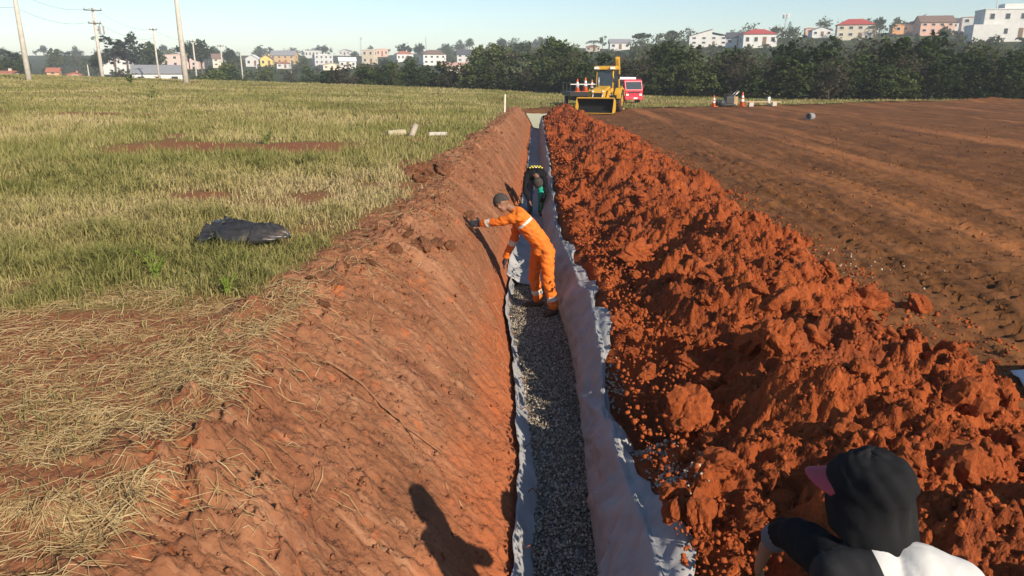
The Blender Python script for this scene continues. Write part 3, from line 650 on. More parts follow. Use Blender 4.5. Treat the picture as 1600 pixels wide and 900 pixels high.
def house(x, y, z, wd, ht, rf, wall, roof, storeys, label, rz=None):
    side = rf == 'gable' and (len(label) % 2 == 0 or 'arched' in label)
    dp = max(4.5, min(8, wd*.8))
    o = thing('house', label, 'house', (x, y, z), math.atan2(-x, y)*.7+random.uniform(-.3, .3) if rz is None else rz)
    wm = PM[wall]; rm = RM[roof]; W, D = wd/2, dp/2
    rh = {'gable': .36*ht, 'hip': .32*ht, 'mono': .42*ht}.get(rf, .0); wh = ht-rh
    base = -3.0
    g = G(); g.box((0, 0, (wh+base)/2), (wd, dp, wh-base))
    if side: g.prism([(-D, wh), (D, wh), (0, wh+rh*.93)], -W+.003, W-.003, axis='x')
    elif rf == 'gable': g.prism([(-W, wh), (W, wh), (0, wh+rh*.93)], -D+.003, D-.003)
    if rf == 'mono': g.prism([(-W, wh), (W*.15, wh), (W*.15, wh+rh)], -D+.003, D-.003)
    if rf == 'block':
        g.box((-wd*.42, -1.2, ht*.25-1), (wd*.5, dp*.9, ht*.5+2)); g.box((wd*.1, .6, ht*1.06), (wd*.5, dp*.6, ht*.3))
    g.build('wall', wm, o)
    g = G(); e = .35; th = .14
    if side:
        for s in (-1, 1):
            g.prism([(0, wh+rh), (s*(D+e), wh-rh*e/D), (s*(D+e), wh-rh*e/D+th), (0, wh+rh+th)], -W-e, W+e, axis='x')
    elif rf == 'gable':
        for s in (-1, 1):
            g.prism([(0, wh+rh), (s*(W+e), wh-rh*e/W), (s*(W+e), wh-rh*e/W+th), (0, wh+rh+th)], -D-e, D+e)
    elif rf == 'hip':
        a, b = W+e, D+e; r_ = max(.2, a-b*.9); zz = wh+.01
        g.add([(-a, -b, zz), (a, -b, zz), (a, b, zz), (-a, b, zz), (-r_, 0, zz+rh), (r_, 0, zz+rh)], [(0, 1, 5, 4), (1, 2, 5), (2, 3, 4, 5), (3, 0, 4), (3, 2, 1, 0)])
    elif rf == 'mono':
        g.prism([(-W-e, wh-.05), (W*.15+.1, wh+rh), (W*.15+.1, wh+rh+th), (-W-e, wh-.05+th)], -D-e, D+e)
        g.prism([(W*.15+.15, wh+rh*.5), (W+e, wh-.05), (W+e, wh-.05+th), (W*.15+.15, wh+rh*.5+th)], -D-e, D+e)
    else:
        g.box((0, 0, wh+.1), (wd+.3, dp+.3, .2)); g.box((0, 0, wh+.32), (wd*.5, dp*.5, .24))
    ro = g.build('roof', rm, o)
    if rf in ('gable', 'hip') and random.random() < .5:
        g = G(); g.box((W*.4, 0, wh+rh*.9+.2), (.5, .5, .9)); g.build('chimney', wm, ro)
    sh = wh/storeys; nw = max(1, min(4, int(wd/2.3)))
    for st in range(storeys):
        for i in range(nw):
            xx = (i+.5-nw/2)*wd/nw; isd = st == 0 and i == nw//2 and nw > 1
            ww, hh = (min(1.0, sh*.4), sh*.72) if isd else (min(1.1, wd/nw*.38), sh*.36)
            zz = st*sh+(hh/2+.05 if isd else sh*.55)
            g = G(); g.box((xx, -D-.03, zz), (ww+.18, .10, hh+.18)); wo = g.build('door' if isd else 'window', m_door if isd else m_frame, o)
            if not isd:
                g = G(); g.box((xx, -D-.07, zz), (ww, .08, hh)); g.build('pane', m_glass, wo)
        for sd in (-1, 1):
            g = G(); zz = st*sh+sh*.55; g.box((sd*(W+.03), 0, zz), (.10, 1.3, sh*.4+.15)); wo = g.build('window', m_frame, o)
            g = G(); g.box((sd*(W+.07), 0, zz), (.08, 1.12, sh*.4)); g.build('pane', m_glass, wo)
    return o
HOUSES = [
    (-90.1,130.0,1.25,2.8,1.0,'gable','pink','red',1,'small pinkish house at the far left end of the village behind the tall concrete pole'),
    (-215.4,330.0,4.81,8.1,1.7,'flat','white','grey',1,'long low white building on the distant rise behind the grass field'),
    (-94.5,150.0,0.95,2.1,1.9,'gable','orange','red',2,'two storey orange and white house near the tall bare concrete pole'),
    (-90.6,150.0,1.08,2.7,0.9,'gable','brick','red',1,'low brick red house with tiled roof behind the meadow'),
    (-87.1,160.0,3.18,5.5,1.8,'gable','white','brown',1,'white house with low brown roof below the tall eucalyptus trees'),
    (-57.8,118.0,0.12,7.0,3.0,'gable','white','grey',1,'white house with grey gabled roof and arched window beside the poles'),
    (-96.0,210.0,3.25,9.7,3.2,'flat','pink','pink',2,'long salmon pink flat roofed house behind the grey roofed white house'),
    (-94.4,230.0,3.52,3.8,3.6,'gable','cream','brown',2,'narrow cream house behind the row of thin concrete poles'),
    (-90.3,248.0,3.80,4.1,3.4,'gable','white','white',1,'white house with white roof next to the yellow walled house'),
    (-85.8,247.5,3.79,3.7,3.4,'gable','yellow','brown',1,'yellow walled house between two white houses on the slope'),
    (-87.2,269.5,4.78,8.4,4.2,'gable','ochre','grey',2,'ochre two storey house with grey roof on the distant slope'),
    (-70.2,216.0,3.10,3.2,1.7,'hip','white','red',1,'small house with red tiled roof below the ochre two storey house'),
    (-93.9,329.0,7.64,5.9,2.8,'flat','white','grey',1,'pale flat roofed house near the round lone hill tree'),
    (-70.9,259.0,4.27,6.0,3.1,'flat','grey','white',2,'grey two storey house with light flat roof on the slope'),
    (-52.5,199.0,2.73,4.6,1.5,'gable','cream','cream',1,'low cream house just above the shrub belt'),
    (-52.3,216.0,3.10,4.6,2.8,'gable','white','white',1,'white gabled house beside the tan cube house'),
    (-88.6,365.0,9.36,5.4,2.5,'gable','white','grey',1,'tiny white gabled house high on the ridge'),
    (-56.1,264.0,4.51,4.3,4.5,'flat','tan','cream',2,'tall tan cube shaped house with flat roof'),
    (-67.4,343.0,8.39,5.1,2.9,'flat','salmon','salmon',1,'salmon coloured block on the ridge behind the tan cube house'),
    (-46.7,277.0,5.71,5.9,3.3,'hip','white','red',1,'white house with red tiled hip roof under the dark broad trees'),
    (-28.2,215.0,3.94,6.4,3.9,'hip','white','brown',2,'white two storey house with brown hip roof near the bare antenna'),
    (-14.8,146.0,2.18,6.0,1.6,'gable','cream','pinkroof',1,'low house with pale pink tiled roof at the edge of the trees'),
    (-20.2,223.0,4.70,3.7,3.4,'gable','white','dark',2,'white house with dark roof above the pink roofed house'),
    (16.2,218.0,7.54,3.2,1.7,'hip','cream','red',1,'small red roofed house half hidden beside the palm'),
    (22.4,207.5,7.77,5.4,2.5,'gable','white','grey',1,'white gabled house with grey roof above the dark scrub'),
    (38.6,176.5,7.77,8.4,3.3,'mono','white','dark',2,'white modern house with steep dark mono pitch roofs'),
    (42.5,167.5,7.36,3.6,2.7,'gable','white','dark',1,'dark gabled house with white trim next to the modern house'),
    (45.9,163.0,7.23,6.7,3.3,'hip','white','redhip',1,'white house with bright red hip roof beside the antenna tower'),
    (68.9,199.5,10.90,2.3,1.5,'flat','salmon','salmon',1,'little salmon house to the side of the dark conifer'),
    (68.0,189.5,10.18,4.6,2.1,'gable','white','grey',1,'white gabled cottage between the conifer and the red hip roof'),
    (69.6,173.5,9.12,7.4,4.0,'hip','cream','redhip',2,'large cream house with crimson hip roof on the hilltop'),
    (75.5,181.0,9.96,3.2,2.3,'gable','brown','brown',1,'brown house adjoining the crimson roofed house'),
    (83.8,185.0,10.68,2.4,1.7,'flat','orange','orange',1,'small orange house below the ball shaped hilltop tree'),
    (88.2,187.0,11.05,4.0,2.2,'gable','brown','brown',1,'brown roofed house on the hilltop beside the long brown gable'),
    (87.2,175.0,10.09,6.8,3.7,'gable','salmon','brown',2,'long brown gabled house with salmon terrace on the hilltop'),
    (98.5,187.0,11.60,4.3,2.4,'gable','white','dark',1,'white house with dark grey gable near the big white building'),
    (95.4,174.0,10.43,5.4,2.9,'flat','white','pink',2,'stepped white and pink modern house beside the big white building'),
    (86.7,147.0,7.83,10.1,5.1,'block','white','white',2,'big white flat roofed building with recessed floors on the hilltop'),
]
HB = []
for i, (x, y, z, wd, ht, rf, wl_, rc, st, lb) in enumerate(HOUSES):
    k = KH if y > 119 else 1.25
    if y < 130 or i in (0,): k = 1.25
    x, y, z, wd, ht = x*k, y*k, 2.4+k*(z-2.4), wd*k, ht*k
    o = house(x, y, z, wd, ht, rf, wl_, rc, st, lb, rz=.35 if 'arched' in lb else None)
    HB.append((x/y, (wd/2+.5)/y, y, (z-2.4)/y, (z+ht-2.4)/y))
    if 'arched' in lb:
        W = wd/2
        g = G(); g.prism([(.9*math.cos(a), .9*math.sin(a)+ht*.25) for a in np.linspace(0, math.pi, 12)], -W*.8-.2, -W*.8-.1); wo = g.build('arched_window', m_frame, o)
        g = G(); g.prism([(.75*math.cos(a), .75*math.sin(a)+ht*.25+.06) for a in np.linspace(0, math.pi, 12)], -W*.8-.26, -W*.8-.21); g.build('pane', m_glass, wo)
        g = G(); g.box((-W-1.4, -1, ht*.2), (2.8, 3, ht*.4)); g.build('annex', PM['white'], o)
        g = G(); g.box((0, -W*.8-2.6, .35), (wd*1.5, .2, 1.5)); g.build('garden_wall', PM['white'], o)

# ------------------------------------------------------------------ tree planting
def blocks(x, y, r, top):
    t = x/y
    for tc, hw, hy, a, b in HB:
        if y < hy+4 and abs(t-tc) < hw+r/y*.6 and (top-2.4)/y > a+.30*(b-a): return True
        if abs(y-hy) < 5 and abs(t-tc) < hw+r/y: return True
    return False
LT = {'broad': 'dark green broad crowned tree', 'shrub': 'mid green bushy tree', 'darkshrub': 'dense dark green bushy tree', 'light': 'pale green feathery tree', 'scrub': 'grey brown thin leaved scrub tree',
      'tall': 'slender tall bluish tree', 'umbrella': 'flat topped dark tree'}
def near_what(x): return 'facing the open meadow' if x < -8 else 'beyond the end of the trench' if x < 4 else 'behind the backhoe and truck' if x < 12.5 else 'behind the compactor and plank' if x < 22 else 'behind the lone concrete pipe' if x < 31 else 'beyond the low dirt mound'
line = np.array([(-27, 97), (-12, 92), (0, 86), (6, 77), (12, 72), (24, 64), (32, 65.5), (42, 66), (52, 66.5), (68, 67)])
d = np.concatenate([[0], np.cumsum(np.hypot(*np.diff(line, axis=0).T))])
def along(s): return float(np.interp(s, d, line[:, 0])), float(np.interp(s, d, line[:, 1]))
s = 0
while s < d[-1]:
    x, y = along(s); x += random.gauss(0, .3); y += random.gauss(0, .4)+.6; k = random.choice(['shrub', 'darkshrub', 'darkshrub', 'shrub', 'scrub'])
    tree(k, x, y, random.uniform(2.6, 3.9), LT[k]+' in the front row '+near_what(x), k+' in the front row '+near_what(x), z=.0, wide=1.2); s += 1.9
for off, lo, hi, st in ((3.4, 3.6, 5.0, 2.5), (7.5, 4.4, 5.9, 2.9), (13, 5.0, 6.6, 3.6)):
    s = 0
    while s < d[-1]+6:
        x, y = along(s); x += random.gauss(0, .5)+off*.25*(x > 4); y += off+random.gauss(0, .7)
        k = random.choice(['scrub', 'scrub', 'darkshrub', 'broad', 'shrub'] if x > 4 else ['shrub', 'light', 'darkshrub', 'broad', 'scrub'])
        h = random.uniform(lo, hi)*(.72 if x < -12 else .86 if x < 3 else .95)
        if not blocks(x, y, h*.4, h+.2): tree(k, x, y, h, LT[k]+' deep in the belt '+near_what(x), k+' deep in the belt '+near_what(x), z=.1, wide=1.1)
        s += st
# left belt beyond the meadow ridge
for i in range(62):
    y = random.uniform(112, 175); x = y*random.uniform(-.74, -.16); h = random.uniform(3.6, 6.2)*y/150
    z = float(hill_z(x, y)); k = random.choice(['shrub', 'broad', 'darkshrub', 'light', 'scrub'])
    if not blocks(x, y, h*.45, z+h): tree(k, x, y, h, LT[k]+' in the low belt beyond the meadow ridge', k+' beyond meadow', wide=1.15)
# hillside wood: one far mass of crowns below the hilltop houses
P = []
for i in range(2600):
    left = i % 5 < 2
    y = random.uniform(170, 620) if left else random.uniform(98, 330); t = random.uniform(-.78, .03) if left else random.uniform(-.02, .9); x = t*y; z = float(hill_z(x, y)); h = random.uniform(4.5, 8)
    for q in (1, .7, .45, .28):
        if not blocks(x, y, h*q*.4, z+h*q): break
    else: continue
    h *= q; c = in_lobes([(0, 0, .45, .42, .42, .42)]+rl(5, .62, .28, .22), int(60+300*q*q)); P.append(c*[h*1.2, h*1.2, h]+[x, y, z-.3])
    if len(P) > 620: break
P = np.concatenate(P); k = RNG.random(len(P))
props(link('hillside_wood', leaf_cloud('hillside_wood', P[k < .6], .34, m_leafB), m_leafB), 'mass of green wood covering the hillside below the houses', 'wood', kind='stuff')
props(link('hillside_scrub', leaf_cloud('hillside_scrub', P[k >= .6], .30, m_leafD), m_leafD), 'grey brown scrub mixed into the hillside wood', 'wood', kind='stuff')
n_ = 0
for i in range(500):
    y = random.uniform(190, 600); t = random.uniform(-.75, .02); x = t*y; z = float(hill_z(x, y)); h = random.uniform(5, 9)
    if blocks(x, y, h*.4, z+h*.75): continue
    k = random.choice(['broad', 'shrub', 'darkshrub', 'light']); n_ += 1
    tree(k, x, y, h, LT[k]+' between the distant houses on the village slope', k+' in village', wide=1.15)
    if n_ > 62: break
def at_px(px, py, Y):
    a, b = px-800, 450-py; P_ = rad(16.28); yw = rad(1.654); f = Vector((a, b*math.sin(P_)+1164*math.cos(P_), b*math.cos(P_)-1164*math.sin(P_)))
    f = Vector((math.cos(yw)*f.x-math.sin(yw)*f.y, math.sin(yw)*f.x+math.cos(yw)*f.y, f.z)); return Vector((0, 0, 2.4))+f*(Y/f.y)
# single trees one can pick out: (column, top row, distance) give place and height on the slope
for px, py, Y, k, wide, lb in ((172, 56, 215, 'tall', 1.9, 'tall ragged eucalyptus with bluish crown at the edge of the village'),
        (192, 60, 220, 'tall', 2.0, 'second ragged eucalyptus standing close beside its taller twin'), (208, 50, 225, 'tall', 1.0, 'thin eucalyptus with a small tufted top above the others'),
        (232, 62, 230, 'broad', 1.1, 'round dark tree next to the eucalyptus group'), (148, 76, 215, 'broad', .9, 'small dark tree on the open side of the eucalyptus group'),
        (310, 57, 260, 'broad', 1.0, 'big dark rounded tree rising behind the pink flat roofed house'), (292, 68, 262, 'umbrella', .9, 'spreading flat tree beside the big dark rounded tree'),
        (14, 78, 190, 'tall', 2.0, 'grey green ragged tree beyond the first tall pole'), (32, 86, 190, 'broad', 1.0, 'low grey green tree beside the ragged tree'), (355, 72, 300, 'broad', 1., 'distant bushy tree behind the thin poles'),
        (508, 69, 560, 'broad', 1.0, 'single round tree standing up among the far white houses'), (634, 66, 450, 'broad', 1.5, 'broad dark tree crown above the red tiled hip roof'), (656, 65, 450, 'broad', .8, 'small round tree beside the broad dark crown'),
        (745, 62, 104, 'light', .7, 'slim light green tree where the belt begins to rise'), (783, 60, 102, 'light', 1.1, 'large light green tree with loose airy crown in the belt'),
        (872, 49, 98, 'light', 1.15, 'tallest light green tree with rounded airy crown in the belt'), (905, 66, 100, 'shrub', 1.0, 'mid green tree leaning against the tallest airy tree'),
        (1003, 50, 290, 'umbrella', 1.1, 'wide flat topped dark tree on the skyline'), (1050, 47, 290, 'umbrella', .95, 'domed dark tree on the skyline next to the flat topped one'),
        (1377, 24, 300, 'broad', .8, 'ball shaped dark tree on the hilltop skyline'), (1446, 21, 305, 'broad', .75, 'ball shaped tree above the long brown gable'),
        (1403, 27, 302, 'light', .8, 'light green tree on the hilltop beside the ball shaped one'), (1478, 38, 260, 'shrub', 1.2, 'green tree in front of the brown gabled house'), (1235, 33, 310, 'conifer', 1.1, 'dark pointed conifer beside the antenna tower'),
        (928, 60, 340, 'palm', 1.3, 'palm with drooping fronds on the skyline'), (942, 56, 345, 'tall', 1.4, 'thin tree standing next to the palm'), (815, 90, 88, 'flower', 1.2, 'small tree with pale flowering crown in front of the belt')):
    p = at_px(px, py, Y); z = .1 if Y < 112 else float(hill_z(p.x, Y)); h = p.z-z
    tree(k, p.x, Y, max(h, 3), lb, None, {'palm': 'palm_tree', 'conifer': 'conifer_tree'}.get(k, 'tree'), z, wide)

# ------------------------------------------------------------------ poles, wires, masts
m_dark = flat('dark_metal', (.045, .045, .048), .5, .2)
m_galv = flat('galvanised_steel', (.45, .45, .45), .45, .1, metal=.5)
m_porc = flat('porcelain', (.35, .30, .26), .3, .1)
def pole(x, y, z, h, label, arms=(), trans=False, r=.17):
    t = thing('utility_pole', label, 'pole', (x, y, z), .5)
    g = G(); g.tube([(0, 0, -1.5), (0, 0, h*.5), (0, 0, h)], [r*1.25, r, r*.7], 10); g.build('shaft', m_conc, t, True)
    for zz, l in arms:
        g = G(); g.box((0, -r-.06, zz), (l, .12, .12)); a = g.build('crossarm', m_bark, t)
        for q in (-.45, 0, .45):
            g = G(); g.tube([(q*l, -r-.06, zz+.06), (q*l, -r-.06, zz+.16), (q*l, -r-.06, zz+.28)], [.03, .07, .04], 8); g.build('insulator', m_porc, a)
    if trans:
        g = G(); g.cyl((.62, 0, h*.66), (.62, 0, h*.66+.95), .34, n=16); b = g.build('transformer', m_galv, t)
        for q in (-.15, .15):
            g = G(); g.cyl((.62+q, 0, h*.66+.95), (.62+q, 0, h*.66+1.3), .05, .03, 8); g.build('bushing', m_porc, b)
        g = G(); g.box((.2, 0, h*.66+.5), (.3, .12, .12)); g.build('bracket', m_dark, t)
    return Vector((x, y, z+h))
PT = []
PT.append(pole(-47.9, 72, 1.06, 10.6, 'tall bare concrete pole standing alone at the meadow ridge with metal bands', r=.22))
g = G(); g.tube([(-47.9, 71.77, 7.0), (-47.9, 71.6, 7.2), (-47.9, 71.77, 7.4)], .04, 6)
PT.append(pole(-53.8, 95, .72, 9.0, 'concrete pole with crossarms and a grey transformer', ((8.7, 2.0), (7.2, 1.4)), True, r=.2))
PT.append(pole(-36.5, 80, .92, 11.4, 'thickest tall concrete pole in front of the white gabled house', ((10.9, 2.2),), r=.25))
for bx, y, z, h, lb in ((-66.3, 135, -.1, 9.6, 'slim concrete pole before the grey gabled roof'), (-66.2, 150, -.6, 8.7, 'slim concrete pole just beside the white house garden'),
                        (-66.95, 165, -1.0, 8.7, 'slim pale pole in front of the low shrub belt'), (-70.4, 185, -1.8, 8.0, 'slim pale pole next to the far white houses'),
                        (-111, 190, -.1, 3.9, 'short pole near the pole with the transformer'), (-83, 230, -1.8, 6.4, 'thin pole below the yellow walled house'),
                        (-53.5, 240, -.3, 5.0, 'thin white pole below the tan cube house'), (-56.2, 260, .5, 5.4, 'thin white pole close to the tan cube house'), (-82.2, 260, 1.3, 4.9, 'thin pole below the ochre house')):
    PT.append(pole(bx, y, z, h, lb, ((h-.3, 1.3),) if h > 8 else (), r=.16))
def wire(a, b, sag, label):
    g = G(); a = Vector(a); b = Vector(b)
    g.tube([a.lerp(b, q)-Vector((0, 0, sag*4*q*(1-q))) for q in np.linspace(0, 1, 13)], .012, 4); o = g.build('power_line', m_dark); props(o, label, 'wire', 'wires strung between the concrete poles')
for dz in (0., -1.5):
    wire(PT[0]+Vector((0, 0, dz-2.2)), PT[1]+Vector((0, 0, dz)), .8, 'thin dark wire between the tall bare pole and the transformer pole')
    wire(PT[0]+Vector((0, 0, dz-2.2)), PT[0]+Vector((-40, -22, dz)), .8, 'thin dark wire leaving the tall bare pole away from the village')
    wire(PT[1]+Vector((0, 0, dz)), PT[3]+Vector((0, 0, dz-.2)), .9, 'thin dark wire between the transformer pole and the slim pole')
for i in (3, 4, 5): wire(PT[i]-Vector((0, 0, .3)), PT[i+1]-Vector((0, 0, .3)), .5, 'thin dark wire strung along the row of slim poles')
def mast(name, px, ptop, pbase, Y, wd, label, dishes):
    a = at_px(px, pbase, Y); b = at_px(px, ptop, Y); t = thing(name, label, 'mast', (a.x, Y, float(hill_z(a.x, Y)))); z0 = 0; h = b.z-t.location.z
    g = G()
    for q in range(3):
        c, s = math.cos(q*2.09), math.sin(q*2.09); g.tube([(wd*c, wd*s, -.5), (wd*.5*c, wd*.5*s, h)], .06, 5)
        for k in range(int(h/1.2)):
            f0, f1 = k*1.2/h, (k+1)*1.2/h; d = (q+1)*2.09; w0, w1 = wd*(1-.5*f0), wd*(1-.5*f1)
            g.tube([(w0*c, w0*s, f0*h), (w1*math.cos(d), w1*math.sin(d), f1*h)], .035, 4)
    g.build('lattice', m_galv, t)
    for k in range(dishes):
        q = k*1.05; g = G(); g.box((1.15*math.cos(q), 1.15*math.sin(q), h-.9), (.28, .28, 1.9)); g.build('antenna_panel', PM['white'], t)
        g = G(); g.tube([(0, 0, h-.9), (1.1*math.cos(q), 1.1*math.sin(q), h-.9)], .05, 5); g.build('antenna_arm', m_galv, t)
mast('antenna_tower', 1225, 21, 60, 312, .5, 'white lattice antenna tower with panels at its top beside the conifer', 6)
mast('radio_mast', 1555, -8, 24, 252, .18, 'thin grey radio mast behind the big white building', 0)
mast('radio_mast', 666, 58, 86, 420, .3, 'bare thin antenna among the houses near the brown hip roof', 0)
mast('power_pylon', 564, 58, 80, 560, .6, 'faint lattice pylon far behind the tan cube house', 2)

# ------------------------------------------------------------------ small things lying about
def cyl_thing(name, label, cat, a, b, r, m, n=14):
    a = Vector(a); b = Vector(b); g = G(); g.tube([a, a.lerp(b, .5), b], [r, r*1.02, r*.97], n); o = g.build(name, m, None, True, .01); return props(o, label, cat)
zs = float(z_left(-1.23, 33.7))
g = G(); g.box((0, 0, .36), (.07, .07, .85)); st = g.build('stake', flat('pale_wood', (.62, .56, .45), .8), None, bevel=.008); st.location = (-1.30, 33.7, zs); st.rotation_euler = (0, .03, .3)
props(st, 'pale wooden survey stake at the rim of the bank', 'stake')
cyl_thing('post_stub', 'short pale round post stub sticking up in the grass', 'post', (-3.42, 21.0, .62), (-3.33, 21.35, .92), .085, flat('pale_post', (.34, .28, .22), .85, .2, scale=9))
cyl_thing('broken_post', 'broken pale round post lying flat in the grass', 'post', (-4.05, 20.9, .72), (-3.60, 21.15, .74), .09, flat('weathered_post', (.36, .31, .20), .85, .2, scale=9))
g = G(); g.box((-2.65, 20.9, .72), (.5, .16, .09), Matrix.Rotation(.2, 3, 'Z')); props(g.build('flat_slab', m_conc, None, bevel=.015), 'thin pale slab lying near the bank rim', 'slab')
# bag of black plastic
nx, ny = 60, 34; U, V = np.meshgrid(np.linspace(-1, 1, nx), np.linspace(-1, 1, ny))
half = np.where(U > .2, np.sqrt(np.clip(1-((U-.2)/.8)**2, 0, 1)), 1-.12*np.sin(U*6)); half = np.where(U < -.75, 1.05+.35*(-.75-U)*4*.6, half)
Xb = U*.45+.03*fbm(V*2, U*2, 2, 301); Yb = V*.21*half
Zb = .105*np.sqrt(np.clip(1-V**2, 0, 1))*np.clip(half, 0, 1)*(1-.25*(U < -.6))+.014*fbm(U*2.2, V*4, 3, 303)+.035*((1-np.abs(perlin(U*.8+V*.5, V*3.2, 305))*1.8).clip(0, 1)**3)+.012*((1-np.abs(perlin(U*2-V*.8, V*2.5, 307))*1.8).clip(0, 1)**4)+.05*np.exp(-((U+.72)/.1)**2)*(V > .2)
bag = link('plastic_bag', npmesh('plastic_bag', np.stack([Xb, Yb, np.maximum(Zb, .0)], -1).reshape(-1, 3), gridfaces(ny, nx), True),
           mat('black_plastic', [(.3, (.018, .018, .02)), (.6, (.04, .038, .038)), (.8, (.12, .085, .065))], scale=4, rough=.36, bump=.007, bscale=9, spec=.5))
bag.location = (-3.02, 7.68, float(z_left(-3.02, 7.68))+.15); bag.rotation_euler = (.22, .03, -.12)
md = bag.modifiers.new('thickness', 'SOLIDIFY'); md.thickness = .01
props(bag, 'crumpled black plastic bag lying flat on the grass', 'bag')
# root on the bank
pts = []
for q in np.linspace(0, 1, 22):
    x = -1.52+.86*q; y = 4.98-.12*q+.05*math.sin(q*7); pts.append((x, y, float(bank_z(x, y))+.014+.012*math.sin(q*9)**2))
g = G(); g.tube(pts, [.012-.006*i/21 for i in range(22)], 7)
g.tube([pts[9], (pts[9][0]+.03, pts[9][1]+.13, float(bank_z(pts[9][0]+.03, pts[9][1]+.13))+.02)], [.007, .003], 5)
g.tube([pts[15], (pts[15][0]+.09, pts[15][1]-.11, float(bank_z(pts[15][0]+.09, pts[15][1]-.11))+.02)], [.006, .003], 5)
props(g.build('root', m_root, None, True), 'thin dry root lying across the face of the earth bank', 'root')
# concrete pipe piece
g = G(); n = 28; V = []; F = []
for (xx, r) in ((0, .24), (.42, .24), (.42, .175), (0, .175)):
    for k in range(n): V.append((xx, r*math.cos(k*2*math.pi/n), .24+r*math.sin(k*2*math.pi/n)))
for i in range(4):
    for k in range(n): F.append((i*n+k, i*n+(k+1) % n, ((i+1) % 4)*n+(k+1) % n, ((i+1) % 4)*n+k))
g.add(V, F); pp = g.build('concrete_pipe', flat('grey_concrete', (.22, .215, .21), .9, .2), None, False); pp.location = (13.9, 39.1, field_z(13.9, 39.1)); pp.scale = (.95, .72, .72); pp.rotation_euler = (0, 0, .75); props(pp, 'short hollow concrete pipe lying alone on the dirt field', 'pipe')
m_orange = flat('cone_orange', (.62, .13, .04), .5, .1); m_wpaint = flat('white_paint', (.75, .74, .72), .5, .05)
def cone(x, y, z, label, h=.7, group=None):
    t = thing('traffic_cone', label, 'cone', (x, y, z), random.random(), group)
    g = G(); g.box((0, 0, .02), (.36*h/.7, .36*h/.7, .04)); g.build('base', m_orange, t, bevel=.008)
    g = G(); g.tube([(0, 0, .04), (0, 0, h)], [.13*h/.7, .03], 16); c = g.build('body', m_orange, t, True)
    for a, b in ((.35, .5), (.62, .76)):
        g = G(); r = lambda q: .133*h/.7*(1-q)+.03*q+.004; g.tube([(0, 0, h*a), (0, 0, h*b)], [r(a), r(b)], 16, caps=False); g.build('band', m_wpaint, c, True)
cone(14.36, 53.4, float(field_z(14.4, 53.4)), 'orange cone between the compactor and the plank', .95)
cone(12.2, 52.5, float(field_z(12.2, 52.5)), 'pale topped cone beside the black compactor', .75)
t = thing('compactor', 'black engine compactor parked at the edge of the grass', 'machine', (13.25, 53.2, float(field_z(13.2, 53.2))), .2)
g = G(); g.box((0, 0, .12), (1.1, .55, .1)); g.build('base_plate', m_dark, t, bevel=.02)
g = G(); g.box((.15, 0, .42), (.6, .45, .5)); g.build('engine', m_dark, t, bevel=.05)
g = G(); g.cyl((.15, -.1, .67), (.15, .1, .78), .12); g.build('air_filter', m_dark, t)
for s in (-1, 1):
    g = G(); g.cyl((-.45, s*.2, .24), (-.45, s*.32, .24), .24, n=18); g.build('wheel', m_dark, t, True)
g = G(); g.tube([(.3, -.2, .6), (.75, -.2, 1.0), (.75, .2, 1.0), (.3, .2, .6)], .025, 8); g.build('handle', m_galv, t, True)
g = G(); g.box((.72, .3, .35), (.35, .3, .6)); g.build('fuel_box', flat('tan_box', (.36, .25, .13), .7), t, bevel=.02)
m_plank = flat('plank_wood', (.52, .38, .24), .85, .2, scale=8)
g = G(); g.box((15.9, 53.9, .30), (2.5, .25, .06), Matrix.Rotation(.06, 3, 'Z')); props(g.build('plank', m_plank, None, bevel=.01), 'long pale plank resting on blocks at the field edge', 'plank')
for x in (15.1, 16.7):
    g = G(); g.box((x, 53.86, .14), (.3, .25, .32)); props(g.build('support_block', m_conc, None, bevel=.02), 'rough block carrying the long pale plank', 'block', 'blocks under the plank')
g = G(); g.cyl((16.45, 54.35, -.05), (16.45, 54.35, .62), .1, n=12); props(g.build('marker_stub', m_wpaint, None, True), 'short white marker post behind the plank', 'post')
g = G(); g.cyl((43, 61.2, .0), (43, 61.2, .7), .06, n=8); props(g.build('marker_post', m_orange, None, True), 'small orange marker post by the low mound at the trees', 'post')

# ------------------------------------------------------------------ backhoe loader
m_yel = mat('machine_yellow', [(.3, (.50, .27, .025)), (.7, (.60, .34, .03))], scale=2.5, rough=.5, spec=.4); layer(m_yel, 3, .55, .75, (.36, .17, .06), fac=.6)
m_tyre = mat('tyre_rubber', [(.3, (.025, .022, .02)), (.7, (.10, .06, .04))], scale=6, rough=.95)
m_cglass = flat('cab_glass', (.035, .045, .05), .08, .1, spec=.7)
m_lens = flat('lamp_lens', (.85, .84, .80), .2, .03)
m_black = flat('black_paint', (.025, .025, .027), .5, .2)
def wheel(t, x, y, r, wd, rimc, side):
    g = G(); n = 30; prof = [(.58*r, -.5), (.80*r, -.52), (.96*r, -.40), (r, -.15), (r, .15), (.96*r, .40), (.80*r, .52), (.58*r, .5)]; V = []; F = []
    for pr, py in prof:
        for k in range(n): V.append((x+pr*math.cos(k*6.2832/n), y+py*wd, r+pr*math.sin(k*6.2832/n)))
    for i in range(len(prof)-1):
        for k in range(n): F.append((i*n+k, i*n+(k+1) % n, (i+1)*n+(k+1) % n, (i+1)*n+k))
    g.add(V, F)
    for k in range(18):
        a = k*6.2832/18
        for s in (-1, 1):
            g.box((x+r*1.01*math.cos(a+s*.08), y+s*.22*wd, r+r*1.01*math.sin(a+s*.08)), (.05*r, .45*wd, .07*r), Matrix.Rotation(-a, 3, 'Y') @ Matrix.Rotation(s*.5, 3, 'X'))
    o = g.build('wheel', m_tyre, t, True)
    g = G(); g.cyl((x, y-wd*.42, r), (x, y+wd*.42, r), .57*r, n=24); g.cyl((x, y+side*wd*.42, r), (x, y+side*wd*.55, r), .2*r, n=16); g.build('rim', rimc, o)
